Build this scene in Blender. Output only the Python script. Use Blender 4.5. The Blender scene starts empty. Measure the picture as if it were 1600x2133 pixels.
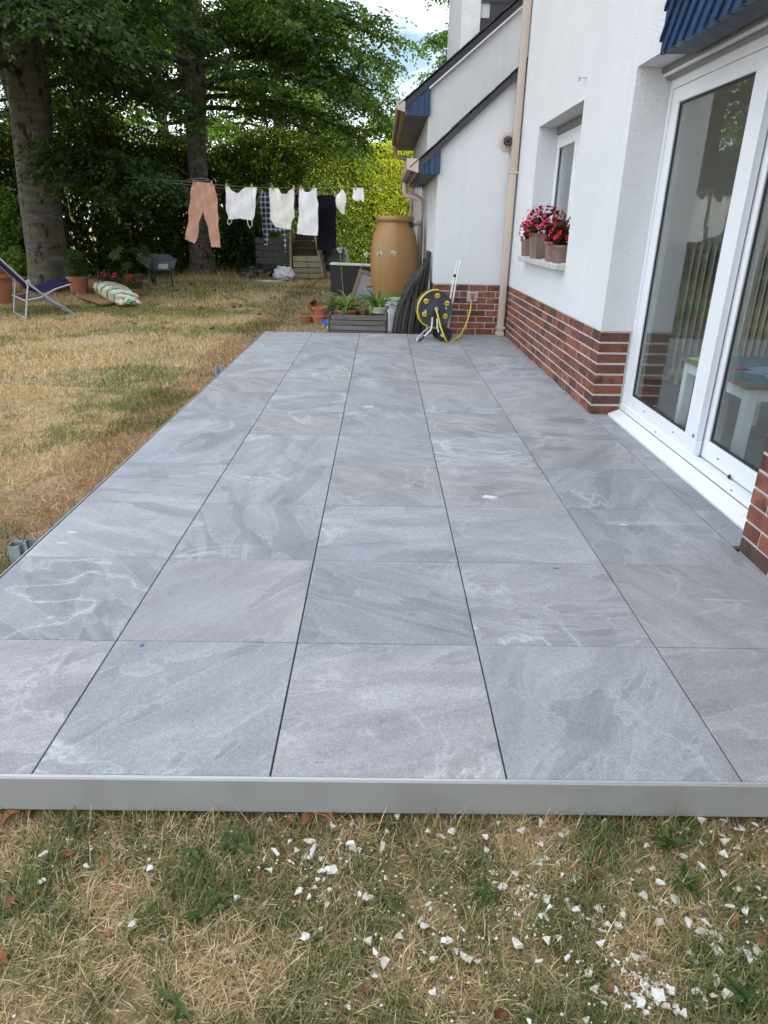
import bpy, bmesh, math, random
import numpy as np
from mathutils import Vector, Matrix, Quaternion
random.seed(7)
rng = np.random.default_rng(11)
sc = bpy.context.scene
COL = sc.collection
R = math.radians
T = 0.603                       # paving pitch; world: Z=0 paving top, Y away from camera, X to the house

# ---------------------------------------------------------------- camera
FPX = 1411.2
CAM = np.array([0.2643, -1.9168, 1.2969])
PITCH, ROLL, YAW = 0.40292, 0.018366, 0.009695
_f = np.array([math.sin(YAW) * math.cos(PITCH), math.cos(YAW) * math.cos(PITCH), -math.sin(PITCH)])
_r = np.array([math.cos(YAW), -math.sin(YAW), 0.0])
_u = np.cross(_r, _f)
_r2 = math.cos(ROLL) * _r + math.sin(ROLL) * _u
_u2 = -math.sin(ROLL) * _r + math.cos(ROLL) * _u
cam_d = bpy.data.cameras.new('camera')
cam = bpy.data.objects.new('camera', cam_d)
COL.objects.link(cam)
cam_d.sensor_fit = 'HORIZONTAL'
cam_d.sensor_width = 36.0
cam_d.lens = FPX / 1600 * 36.0
cam_d.clip_start = 0.05
cam_d.clip_end = 2000
cam.matrix_world = Matrix(((_r2[0], _u2[0], -_f[0], CAM[0]), (_r2[1], _u2[1], -_f[1], CAM[1]),
                           (_r2[2], _u2[2], -_f[2], CAM[2]), (0, 0, 0, 1)))
sc.camera = cam

# ---------------------------------------------------------------- sky and sun
SUN_EL, SUN_TH = R(31), R(-8)
SUN = Vector((math.cos(SUN_TH) * math.cos(SUN_EL), math.sin(SUN_TH) * math.cos(SUN_EL), math.sin(SUN_EL)))
world = bpy.data.worlds.new('World')
sc.world = world
world.use_nodes = True
wn, wl = world.node_tree.nodes, world.node_tree.links
wn.clear()
w_out = wn.new('ShaderNodeOutputWorld')
w_bg = wn.new('ShaderNodeBackground')
w_bg.inputs['Strength'].default_value = 0.12
sky = wn.new('ShaderNodeTexSky')
sky.sky_type = 'NISHITA'
sky.sun_disc = False
sky.sun_elevation = SUN_EL
sky.sun_rotation = math.pi / 2 - SUN_TH
sky.air_density = 1.0
sky.dust_density = 1.5
w_tc = wn.new('ShaderNodeTexCoord')
w_map = wn.new('ShaderNodeMapping')
w_map.inputs['Scale'].default_value = (1, 1, 2.2)
w_map.inputs['Location'].default_value = (0.35, 0.2, 0.1)
w_no = wn.new('ShaderNodeTexNoise')
w_no.inputs['Scale'].default_value = 2.6
w_no.inputs['Detail'].default_value = 9
w_no.inputs['Roughness'].default_value = 0.56
w_rp = wn.new('ShaderNodeValToRGB')
w_rp.color_ramp.elements[0].position = 0.40
w_rp.color_ramp.elements[1].position = 0.56
w_mix = wn.new('ShaderNodeMix')
w_mix.data_type = 'RGBA'
w_mix.inputs[7].default_value = (13.0, 13.4, 14.2, 1)
wl.new(w_tc.outputs['Generated'], w_map.inputs['Vector'])
wl.new(w_map.outputs[0], w_no.inputs['Vector'])
wl.new(w_no.outputs['Fac'], w_rp.inputs['Fac'])
wl.new(w_rp.outputs['Color'], w_mix.inputs[0])
wl.new(sky.outputs[0], w_mix.inputs[6])
wl.new(w_mix.outputs[2], w_bg.inputs['Color'])
wl.new(w_bg.outputs[0], w_out.inputs['Surface'])
sun_d = bpy.data.lights.new('sun', 'SUN')
sun_d.energy = 4.5
sun_d.angle = R(0.6)
sun_d.color = (1.0, 0.94, 0.84)
sun_o = bpy.data.objects.new('sun', sun_d)
COL.objects.link(sun_o)
sun_o.rotation_euler = SUN.to_track_quat('Z', 'Y').to_euler()
sun_o.location = (20, 5, 20)
sc.view_settings.view_transform = 'Standard'
sc.view_settings.look = 'None'
sc.view_settings.exposure = 1.07
sc.view_settings.gamma = 1
sc.view_settings.use_curve_mapping = False
sc.render.engine = 'CYCLES'
sc.cycles.use_denoising = True
sc.cycles.max_bounces = 6
sc.cycles.diffuse_bounces = 3
sc.cycles.adaptive_threshold = 0.02
sc.cycles.transparent_max_bounces = 8
sc.cycles.caustics_reflective = False
sc.cycles.caustics_refractive = False

# ---------------------------------------------------------------- helpers
def at(u, v, Y=None, Z=None, X=None):
    d = (u - 800) / FPX * _r2 + (1066.5 - v) / FPX * _u2 + _f
    k = (Y - CAM[1]) / d[1] if Y is not None else (Z - CAM[2]) / d[2] if Z is not None else (X - CAM[0]) / d[0]
    return Vector(CAM + k * d)

def woff(o):
    v = Vector((0, 0, 0))
    while o is not None:
        v = v + o.location
        o = o.parent
    return v

def link(name, me, mat=None, parent=None, world_space=True, smooth=False):
    if mat is not None:
        for m in (mat if isinstance(mat, (list, tuple)) else [mat]):
            me.materials.append(m)
    o = bpy.data.objects.new(name, me)
    COL.objects.link(o)
    if parent is not None:
        o.parent = parent
        if world_space:
            off = woff(parent)
            if off.length > 0:
                me.transform(Matrix.Translation(-off))
    if smooth:
        me.shade_smooth()
    return o

def tag(o, label=None, cat=None, group=None, kind=None):
    if label: o['label'] = label
    if cat: o['category'] = cat
    if group: o['group'] = group
    if kind: o['kind'] = kind
    return o

def thing(name, label, cat, loc=(0, 0, 0), group=None, kind=None):
    o = bpy.data.objects.new(name, None)
    COL.objects.link(o)
    o.location = loc
    o.empty_display_size = 0.1
    return tag(o, label, cat, group, kind)

def vec(p): return Vector(p)

class MB:
    def __init__(s):
        s.v, s.f, s.m = [], [], []
        s.cm = 0
    def add(s, vs, fs):
        b = len(s.v)
        s.v += [tuple(v) for v in vs]
        s.f += [tuple(b + i for i in f) for f in fs]
        s.m += [s.cm] * len(fs)
        return s
    def box(s, x0, x1, y0, y1, z0, z1):
        return s.add([(x0, y0, z0), (x1, y0, z0), (x1, y1, z0), (x0, y1, z0), (x0, y0, z1), (x1, y0, z1), (x1, y1, z1), (x0, y1, z1)],
                     [(0, 3, 2, 1), (4, 5, 6, 7), (0, 1, 5, 4), (1, 2, 6, 5), (2, 3, 7, 6), (3, 0, 4, 7)])
    def obox(s, c, ax, ay, az):
        c, ax, ay, az = map(Vector, (c, ax, ay, az))
        vs = [c + i * ax + j * ay + k * az for k in (-1, 1) for i, j in ((-1, -1), (1, -1), (1, 1), (-1, 1))]
        return s.add(vs, [(0, 3, 2, 1), (4, 5, 6, 7), (0, 1, 5, 4), (1, 2, 6, 5), (2, 3, 7, 6), (3, 0, 4, 7)])
    def bar(s, a, b, w, t, up=(0, 0, 1)):
        a, b = Vector(a), Vector(b)
        d = (b - a)
        L = d.length
        d.normalize()
        side = d.cross(Vector(up))
        if side.length < 1e-4: side = Vector((1, 0, 0))
        side.normalize()
        n = side.cross(d)
        return s.obox((a + b) / 2, side * w / 2, d * L / 2, n * t / 2)
    def prism(s, poly, ext):
        n = len(poly)
        e = Vector(ext)
        vs = [Vector(p) for p in poly] + [Vector(p) + e for p in poly]
        fs = [tuple(range(n - 1, -1, -1)), tuple(range(n, 2 * n))] + [(i, (i + 1) % n, n + (i + 1) % n, n + i) for i in range(n)]
        return s.add(vs, fs)
    def tube(s, pts, rad, n=8, cap=True):
        pts = [Vector(p) for p in pts]
        k = len(pts)
        rad = [rad] * k if not isinstance(rad, (list, tuple)) else rad
        vs, prev = [], None
        for i, p in enumerate(pts):
            d = (pts[min(i + 1, k - 1)] - pts[max(i - 1, 0)]).normalized()
            if prev is None:
                a = d.orthogonal().normalized()
            else:
                a = prev - d * prev.dot(d)
                a = a.normalized() if a.length > 1e-5 else d.orthogonal().normalized()
            prev = a
            b = d.cross(a)
            for j in range(n):
                t = 2 * math.pi * j / n
                vs.append(p + (a * math.cos(t) + b * math.sin(t)) * rad[i])
        fs = [(i * n + j, i * n + (j + 1) % n, (i + 1) * n + (j + 1) % n, (i + 1) * n + j) for i in range(k - 1) for j in range(n)]
        if cap:
            fs.append(tuple(range(n - 1, -1, -1)))
            fs.append(tuple(range((k - 1) * n, k * n)))
        return s.add(vs, fs)
    def lathe(s, c, prof, n=24, axis=(0, 0, 1), sq=0):
        c = Vector(c)
        az = Vector(axis).normalized()
        q = Vector((0, 0, 1)).rotation_difference(az)
        vs = []
        for r, z in prof:
            for j in range(n):
                t = 2 * math.pi * j / n
                vs.append(c + q @ Vector((r * math.cos(t), r * math.sin(t), z)))
        k = len(prof)
        fs = [(i * n + j, i * n + (j + 1) % n, (i + 1) * n + (j + 1) % n, (i + 1) * n + j) for i in range(k - 1) for j in range(n)]
        if prof[0][0] > 1e-6: fs.append(tuple(range(n - 1, -1, -1)))
        if prof[-1][0] > 1e-6: fs.append(tuple(range((k - 1) * n, k * n)))
        return s.add(vs, fs)
    def mesh(s, name='m', bevel=0, seg=1):
        me = bpy.data.meshes.new(name)
        me.from_pydata(s.v, [], s.f)
        if any(s.m): me.polygons.foreach_set('material_index', s.m)
        if bevel:
            bm = bmesh.new()
            bm.from_mesh(me)
            bmesh.ops.remove_doubles(bm, verts=bm.verts, dist=1e-6)
            bmesh.ops.bevel(bm, geom=list(bm.edges), offset=bevel, segments=seg, affect='EDGES', profile=0.6)
            bm.to_mesh(me)
            bm.free()
        me.update()
        return me
    def build(s, name, mat, parent=None, bevel=0, seg=1, smooth=False, world_space=True):
        me = s.mesh(name, bevel, seg)
        o = link(name, me, mat, parent, world_space, False)
        if smooth:
            me.shade_smooth()
            try:
                me.set_sharp_from_angle(angle=R(38))
            except Exception:
                pass
        return o

def box_part(name, b, mat, parent=None, bevel=0):
    return MB().box(*b).build(name, mat, parent, bevel)

def np_mesh(name, V, F, colors=None, mat=None, parent=None, world_space=True):
    """V (n,3), F (m,k) equal-sized polygons; colors (n,3) per vertex."""
    V = np.asarray(V, dtype=np.float32)
    F = np.asarray(F, dtype=np.int32)
    me = bpy.data.meshes.new(name)
    me.vertices.add(len(V))
    me.vertices.foreach_set('co', V.ravel())
    k = F.shape[1]
    me.loops.add(F.size)
    me.loops.foreach_set('vertex_index', F.ravel())
    me.polygons.add(len(F))
    me.polygons.foreach_set('loop_start', np.arange(0, F.size, k, dtype=np.int32))
    me.update(calc_edges=True)
    if colors is not None:
        a = me.color_attributes.new('Col', 'FLOAT_COLOR', 'POINT')
        c = np.ones((len(V), 4), dtype=np.float32)
        c[:, :3] = colors
        a.data.foreach_set('color', c.ravel())
    return link(name, me, mat, parent, world_space)

def unit(a): return a / np.maximum(np.linalg.norm(a, axis=-1, keepdims=True), 1e-9)

def leaf_geo(c, d, n, L, Wd, fold=0.12):
    """folded four-point leaves: centres c, directions d, normals n"""
    d = unit(d)
    s = unit(np.cross(d, n))
    n = np.cross(s, d)
    L = np.asarray(L).reshape(-1, 1)
    Wd = np.asarray(Wd).reshape(-1, 1)
    b = c - d * L * .5
    t = c + d * L * .5 - n * L * .10
    m = c - d * L * .04
    l = m + s * Wd * .5 + n * Wd * fold
    r = m - s * Wd * .5 + n * Wd * fold
    V = np.stack([b, r, t, l], 1).reshape(-1, 3)
    i = np.arange(len(c))[:, None] * 4
    F = np.concatenate([i + np.array([[0, 1, 2]]), i + np.array([[0, 2, 3]])], 1).reshape(-1, 3)
    return V, F

def copy_tree(o, parent=None):
    c = o.copy()
    COL.objects.link(c)
    c.parent = parent
    for ch in list(o.children):
        copy_tree(ch, c)
    return c

# ---------------------------------------------------------------- materials
class NT:
    def __init__(s, name):
        s.mat = bpy.data.materials.new(name)
        s.mat.use_nodes = True
        s.n, s.l = s.mat.node_tree.nodes, s.mat.node_tree.links
        s.b = s.n['Principled BSDF']
        s.out = s.n['Material Output']
        s.tc = s.n.new('ShaderNodeTexCoord')
    def sock(s, x, inp):
        if isinstance(x, (int, float)): inp.default_value = x
        elif isinstance(x, (tuple, list)):
            inp.default_value = (*x, 1) if (len(x) == 3 and inp.type == 'RGBA') else x
        else: s.l.new(x, inp)
    def noise(s, vec=None, scale=5, detail=4, rough=.55, dist=0, out='Fac'):
        n = s.n.new('ShaderNodeTexNoise')
        n.inputs['Scale'].default_value = scale
        n.inputs['Detail'].default_value = detail
        n.inputs['Roughness'].default_value = rough
        n.inputs['Distortion'].default_value = dist
        s.l.new(vec if vec is not None else s.tc.outputs['Object'], n.inputs['Vector'])
        return n.outputs[out]
    def ramp(s, fac, stops):
        n = s.n.new('ShaderNodeValToRGB')
        e = n.color_ramp.elements
        while len(e) < len(stops): e.new(0.5)
        for k, (p, c) in enumerate(stops):
            e[k].position = p
            e[k].color = (*c, 1) if isinstance(c, (tuple, list)) else (c, c, c, 1)
        s.sock(fac, n.inputs['Fac'])
        return n.outputs['Color']
    def mix(s, fac, a, b, mode='MIX'):
        n = s.n.new('ShaderNodeMix')
        n.data_type = 'RGBA'
        n.blend_type = mode
        s.sock(fac, n.inputs[0]); s.sock(a, n.inputs[6]); s.sock(b, n.inputs[7])
        return n.outputs[2]
    def math(s, op, a, b=None, c=None):
        n = s.n.new('ShaderNodeMath')
        n.operation = op
        s.sock(a, n.inputs[0])
        if b is not None: s.sock(b, n.inputs[1])
        if c is not None: s.sock(c, n.inputs[2])
        return n.outputs[0]
    def vmath(s, op, a, b=None):
        n = s.n.new('ShaderNodeVectorMath')
        n.operation = op
        s.sock(a, n.inputs[0])
        if b is not None: s.sock(b, n.inputs[1])
        return n.outputs[0]
    def mapping(s, vec, scale=(1, 1, 1), rot=(0, 0, 0), loc=(0, 0, 0)):
        n = s.n.new('ShaderNodeMapping')
        s.l.new(vec, n.inputs['Vector'])
        s.sock(scale, n.inputs['Scale']); s.sock(rot, n.inputs['Rotation']); s.sock(loc, n.inputs['Location'])
        return n.outputs[0]
    def rand(s): 
        n = s.n.new('ShaderNodeObjectInfo')
        return n.outputs['Random']
    def pos(s):
        return s.n.new('ShaderNodeNewGeometry').outputs['Position']
    def bump(s, h, strength=.3, dist=.005, prev=None):
        n = s.n.new('ShaderNodeBump')
        n.inputs['Strength'].default_value = strength
        n.inputs['Distance'].default_value = dist
        s.sock(h, n.inputs['Height'])
        if prev is not None: s.l.new(prev, n.inputs['Normal'])
        s.l.new(n.outputs[0], s.b.inputs['Normal'])
        return n.outputs[0]
    def base(s, c): s.sock(c, s.b.inputs['Base Color'])
    def rough(s, r): s.sock(r, s.b.inputs['Roughness'])
    def spec(s, v): s.b.inputs['Specular IOR Level'].default_value = v

def sc3(c, k): return tuple(min(1, x * k) for x in c)

def pmat(name, c, rough=.6, var=.18, scale=6, bump=.15, bscale=90, bdist=.003, metal=0, rnd=0, dirt=None, spec=.5):
    m = NT(name)
    n1 = m.noise(scale=scale, detail=6)
    col = m.ramp(n1, [(.25, sc3(c, 1 - var)), (.75, sc3(c, 1 + var))])
    if rnd:
        k = m.math('MULTIPLY_ADD', m.rand(), rnd * 2, 1 - rnd)
        col = m.mix(1, col, k, 'MULTIPLY')
    if dirt:
        n2 = m.noise(scale=scale * 1.7, detail=8, rough=.65)
        col = m.mix(m.ramp(n2, [(.52, 0), (.72, .8)]), col, dirt)
    m.base(col)
    m.rough(m.ramp(m.noise(scale=scale * 2), [(.2, max(0, rough - .1)), (.8, min(1, rough + .1))]))
    m.b.inputs['Metallic'].default_value = metal
    m.spec(spec)
    if bump: m.bump(m.noise(scale=bscale, detail=5), bump, bdist)
    return m.mat

def attr_mat(name, trans=0.0, rough=.6, spec=.3, vein=0):
    m = NT(name)
    a = m.n.new('ShaderNodeAttribute')
    a.attribute_name = 'Col'
    col = a.outputs['Color']
    m.base(col)
    m.rough(rough)
    m.spec(spec)
    if trans:
        t = m.n.new('ShaderNodeBsdfTranslucent')
        tcol = m.mix(1, col, (1.7, 1.75, .7), 'MULTIPLY')
        m.l.new(tcol, t.inputs['Color'])
        mx = m.n.new('ShaderNodeMixShader')
        mx.inputs[0].default_value = trans
        m.l.new(m.b.outputs[0], mx.inputs[1])
        m.l.new(t.outputs[0], mx.inputs[2])
        m.l.new(mx.outputs[0], m.out.inputs['Surface'])
    return m.mat

def wood_mat(name, c, var=.3, rough=.75, axis='X', rnd=.15, green=None):
    m = NT(name)
    s = {'X': (1.5, 22, 22), 'Y': (22, 1.5, 22), 'Z': (22, 22, 1.5)}[axis]
    off = m.vmath('ADD', m.tc.outputs['Object'], m.vmath('MULTIPLY', (37.0, 11.0, 23.0), m.rand()))
    v = m.mapping(off, s)
    n = m.noise(v, scale=1.6, detail=7, rough=.65, dist=.4)
    col = m.ramp(n, [(.25, sc3(c, 1 - var)), (.5, c), (.8, sc3(c, 1 + var))])
    col = m.mix(1, col, m.math('MULTIPLY_ADD', m.rand(), rnd * 2, 1 - rnd), 'MULTIPLY')
    if green:
        col = m.mix(m.ramp(m.noise(off, scale=5, detail=5), [(.5, 0), (.7, .7)]), col, green)
    m.base(col); m.rough(rough); m.spec(.25)
    m.bump(n, .35, .004)
    return m.mat

def tile_mat():
    m = NT('stone_tile')
    r = m.rand()
    off = m.vmath('ADD', m.tc.outputs['Object'], m.vmath('MULTIPLY', (71.0, 53.0, 31.0), r))
    rot = m.n.new('ShaderNodeCombineXYZ')
    m.l.new(m.math('MULTIPLY', r, 25.0), rot.inputs['Z'])
    v = m.mapping(off, (1, 1, 1), rot.outputs[0])
    vs = m.mapping(v, (1.0, 2.6, 1))
    cloud = m.noise(vs, 2.2, 9, .6, .8)
    col = m.ramp(cloud, [(.28, (.216, .225, .241)), (.50, (.272, .282, .298)), (.72, (.345, .355, .371))])
    # layered plateaus with crisp edges
    pl = m.noise(vs, 1.35, 7, .5, 1.0)
    plate = m.ramp(pl, [(.535, 0), (.55, 1)])
    col = m.mix(m.math('MULTIPLY', plate, .5), col, m.mix(1, col, (.70, .71, .73), 'MULTIPLY'))
    edge = m.math('ABSOLUTE', m.math('SUBTRACT', pl, .541))
    edgel = m.ramp(edge, [(0.0, 1), (.012, 0)])
    # pale veins
    vn = m.noise(v, 1.5, 8, .52, 1.4)
    vein = m.ramp(m.math('ABSOLUTE', m.math('SUBTRACT', vn, .5)), [(0.0, 1), (.014, .25), (.04, 0)])
    vmask = m.ramp(m.noise(v, 1.1, 2), [(.46, 0), (.62, 1)])
    vein = m.math('MULTIPLY', vein, vmask)
    streak = m.noise(m.mapping(v, (1.2, 14, 1)), 1.3, 8, .62, .5)
    streakm = m.math('MULTIPLY', m.ramp(streak, [(.52, 0), (.7, 1)]), m.ramp(m.noise(v, 1.7, 3), [(.45, 0), (.65, 1)]))
    col = m.mix(m.math('MULTIPLY', edgel, .38), col, (.39, .40, .415))
    col = m.mix(m.math('MULTIPLY', vein, .9), col, (.44, .45, .465))
    col = m.mix(m.math('MULTIPLY', streakm, .62), col, (.37, .38, .40))
    g = m.noise(v, 190, 4, .7)
    g2 = m.noise(v, 60, 5, .7)
    col = m.mix(1, col, m.ramp(g, [(.25, .66), (.75, 1.34)]), 'MULTIPLY')
    col = m.mix(1, col, m.ramp(g2, [(.3, .88), (.7, 1.12)]), 'MULTIPLY')
    col = m.mix(1, col, m.math('MULTIPLY_ADD', m.math('FRACT', m.math('MULTIPLY', r, 7.7)), .16, .92), 'MULTIPLY')
    tint = m.ramp(m.math('FRACT', m.math('MULTIPLY', r, 13.3)), [(0, (1.03, .995, .97)), (.5, (1, 1, 1)), (1, (.975, 1.0, 1.03))])
    col = m.mix(1, col, tint, 'MULTIPLY')
    dust = m.ramp(m.noise(m.pos(), 1.9, 8, .68), [(.50, 0), (.72, .34)])
    col = m.mix(dust, col, (.36, .37, .385))
    grit = m.ramp(m.noise(m.pos(), 55, 3, .5), [(.735, 0), (.75, .7)])
    col = m.mix(m.math('MULTIPLY', grit, m.ramp(m.noise(m.pos(), 2.3, 3), [(.5, 0), (.7, 1)])), col, (.50, .50, .50))
    # lime and rust stains that sit at fixed places on the paving
    P = m.pos()
    def spot(x, y, rx, ry, jag=.5, sc_=9):
        n = m.n.new('ShaderNodeVectorMath'); n.operation = 'LENGTH'
        q = m.vmath('MULTIPLY', m.vmath('SUBTRACT', P, (x, y, 0)), (1 / rx, 1 / ry, 0))
        m.l.new(q, n.inputs[0])
        d = m.math('ADD', n.outputs['Value'], m.math('MULTIPLY', m.math('SUBTRACT', m.noise(P, sc_, 6, .65), .5), jag * 4))
        return m.ramp(d, [(.62, 1), (1.0, 0)])
    for (x, y, rx, ry, jag, s_, c, a) in STAINS:
        col = m.mix(m.math('MULTIPLY', spot(x, y, rx, ry, jag, s_), a), col, c)
    m.base(col)
    m.rough(m.ramp(g2, [(.2, .5), (.8, .68)]))
    m.spec(.35)
    h = m.math('ADD', m.math('MULTIPLY', g, .35), m.math('ADD', m.math('MULTIPLY', plate, -.5), m.math('MULTIPLY', streak, .5)))
    m.bump(h, .35, .002)
    return m.mat

def _st(u, v): 
    p = at(u, v, Z=0)
    return p.x, p.y
STAINS = []
for (u, v, rx, ry, jag, s_, c, a) in [
    (1185, 876, .17, .10, .5, 11, (.17, .145, .13), .6), (1150, 905, .13, .06, .6, 13, (.18, .155, .14), .5),
    (1160, 935, .16, .05, .7, 14, (.17, .15, .14), .5), (1230, 912, .22, .10, .8, 10, (.19, .18, .175), .35),
    (1200, 960, .3, .2, .8, 7, (.20, .20, .20), .35),
    (1020, 1035, .045, .028, .55, 24, (.62, .63, .65), .95), (768, 847, .045, .03, .5, 25, (.55, .56, .58), .9),
    (1300, 1092, .02, .012, .5, 40, (.62, .63, .65), .9), (150, 1108, .03, .012, .3, 30, (.5, .51, .53), .8), (128, 1130, .03, .012, .3, 30, (.48, .49, .51), .7),
    (1375, 1090, .30, .03, .6, 6, (.42, .43, .45), .45), (1505, 1250, .12, .010, .4, 9, (.42, .43, .45), .55),
    (1400, 1000, .22, .02, .7, 9, (.36, .37, .385), .5), (1158, 1184, .018, .009, .4, 30, (.07, .07, .07), .8)]:
    x, y = _st(u, v)
    STAINS.append((x, y, rx, ry, jag, s_, c, a))

def render_mat():
    m = NT('white_render')
    P = m.pos()
    n = m.noise(P, 1.3, 6, .6)
    col = m.ramp(n, [(.3, (.675, .695, .714)), (.7, (.73, .748, .762))])
    streak = m.noise(m.mapping(P, (9, 9, .5)), 1.2, 5, .6)
    col = m.mix(m.ramp(streak, [(.55, 0), (.8, .25)]), col, (.55, .55, .53))
    m.base(col); m.rough(.9); m.spec(.2)
    vo = m.n.new('ShaderNodeTexVoronoi')
    vo.inputs['Scale'].default_value = 105
    m.l.new(m.vmath('ADD', P, m.vmath('MULTIPLY', m.noise(P, 60, 2, out='Color'), (.02, .02, .02))), vo.inputs['Vector'])
    h = m.math('ADD', m.math('MULTIPLY', vo.outputs['Distance'], .7), m.noise(P, 70, 5, .65))
    m.bump(h, .85, .008)
    return m.mat

def brick_mat():
    m = NT('red_brick')
    r = m.rand()
    off = m.vmath('ADD', m.tc.outputs['Object'], m.vmath('MULTIPLY', (31.0, 17.0, 43.0), r))
    base = m.ramp(r, [(0, (.13, .062, .048)), (.2, (.22, .085, .054)), (.4, (.29, .105, .064)), (.6, (.22, .088, .060)), (.75, (.33, .135, .085)), (.9, (.17, .075, .055)), (1, (.10, .058, .052))])
    n = m.noise(off, 14, 7, .65, .3)
    col = m.mix(m.ramp(n, [(.35, 0), (.7, .75)]), base, m.mix(1, base, (.42, .42, .5), 'MULTIPLY'))
    # kiln flash: dark middle on some bricks
    fl = m.math('MULTIPLY', m.ramp(m.noise(off, 7, 3), [(.5, 0), (.62, 1)]), m.ramp(m.math('FRACT', m.math('MULTIPLY', r, 5.3)), [(.45, 0), (.55, 1)]))
    col = m.mix(m.math('MULTIPLY', fl, .75), col, (.055, .035, .035))
    col = m.mix(m.ramp(m.noise(off, 26, 4), [(.70, 0), (.76, .6)]), col, (.42, .38, .35))
    m.base(col); m.rough(.85); m.spec(.25)
    m.bump(m.noise(off, 70, 6, .7), .6, .004)
    return m.mat

def lawn_mat():
    m = NT('dry_lawn')
    P = m.pos()
    a = m.noise(P, 1.1, 7, .62)
    b = m.noise(P, 14, 6, .7)
    f = m.noise(m.mapping(P, (1, 1, 1)), 110, 4, .7)
    straw = m.ramp(b, [(.25, (.20, .14, .085)), (.5, (.40, .295, .175)), (.78, (.54, .425, .265))])
    green = m.ramp(b, [(.25, (.075, .095, .034)), (.75, (.18, .21, .08))])
    col = m.mix(m.ramp(a, [(.48, 0), (.66, .85)]), straw, green)
    sx = m.n.new('ShaderNodeSeparateXYZ'); m.l.new(P, sx.inputs[0])
    wx = m.math('ADD', sx.outputs['X'], m.math('MULTIPLY', m.math('SUBTRACT', a, .5), 1.2))
    strip = m.math('MULTIPLY', m.ramp(m.math('ADD', wx, 2.2), [(.38, 0), (.62, 1)]), m.math('GREATER_THAN', sx.outputs['Y'], .3))
    col = m.mix(m.math('MULTIPLY', strip, .75), col, m.ramp(b, [(.3, (.15, .098, .065)), (.7, (.34, .24, .16))]))
    col = m.mix(1, col, m.ramp(f, [(.25, .55), (.75, 1.4)]), 'MULTIPLY')
    m.base(col); m.rough(.95); m.spec(.1)
    m.bump(m.math('ADD', f, b), .8, .02)
    return m.mat

def bark_mat():
    m = NT('beech_bark')
    P = m.tc.outputs['Object']
    n = m.noise(m.mapping(P, (1.2, 1.2, 4.0)), 2.2, 7, .6)
    col = m.ramp(n, [(.3, (.058, .053, .044)), (.55, (.115, .107, .090)), (.75, (.19, .18, .155))])
    lic = m.noise(P, 3.0, 8, .7)
    col = m.mix(m.ramp(lic, [(.50, 0), (.66, .7)]), col, (.115, .105, .030))
    dk = m.noise(m.mapping(P, (2.5, 2.5, 1.2)), 3.2, 8, .7)
    col = m.mix(m.ramp(dk, [(.545, 0), (.60, .9)]), col, (.018, .016, .013))
    rings = m.noise(m.mapping(P, (.8, .8, 20)), 2, 5, .6)
    col = m.mix(m.ramp(rings, [(.60, 0), (.72, .45)]), col, (.25, .24, .21))
    m.base(col); m.rough(.9); m.spec(.15)
    m.bump(m.math('ADD', rings, m.noise(P, 30, 6, .7)), .7, .02)
    return m.mat

def glass_mat(name='window_glass', tint=(.90, .94, .93), refl=1.0):
    m = NT(name)
    tr = m.n.new('ShaderNodeBsdfTransparent')
    tr.inputs[0].default_value = (*tint, 1)
    gl = m.n.new('ShaderNodeBsdfGlossy')
    gl.inputs['Roughness'].default_value = 0.0
    gl.inputs['Color'].default_value = (1, 1, 1, 1)
    lw = m.n.new('ShaderNodeLayerWeight')
    mx = m.n.new('ShaderNodeMixShader')
    m.l.new(m.math('MULTIPLY_ADD', m.math('POWER', lw.outputs['Facing'], 4.5), .93 * refl, .06 * refl), mx.inputs[0])
    m.l.new(tr.outputs[0], mx.inputs[1]); m.l.new(gl.outputs[0], mx.inputs[2])
    m.l.new(mx.outputs[0], m.out.inputs['Surface'])
    return m.mat

def cloth_mat(name, c, check=False):
    m = NT(name)
    P = m.tc.outputs['Object']
    col = m.ramp(m.noise(P, 9, 5), [(.3, sc3(c, .9)), (.7, sc3(c, 1.08))])
    if check:
        sx = m.n.new('ShaderNodeSeparateXYZ'); m.l.new(P, sx.inputs[0])
        fx = m.math('GREATER_THAN', m.math('SINE', m.math('MULTIPLY', sx.outputs['X'], 78)), .55)
        fz = m.math('GREATER_THAN', m.math('SINE', m.math('MULTIPLY', sx.outputs['Z'], 78)), .55)
        k = m.math('MULTIPLY', m.math('ADD', fx, fz), .42)
        col = m.mix(k, col, (.45, .47, .52))
    m.base(col); m.rough(.9); m.spec(.1)
    t = m.n.new('ShaderNodeBsdfTranslucent')
    m.l.new(col, t.inputs['Color'])
    mx = m.n.new('ShaderNodeMixShader'); mx.inputs[0].default_value = .25
    m.l.new(m.b.outputs[0], mx.inputs[1]); m.l.new(t.outputs[0], mx.inputs[2])
    m.l.new(mx.outputs[0], m.out.inputs['Surface'])
    m.bump(m.noise(P, 500, 2), .15, .001)
    return m.mat

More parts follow.
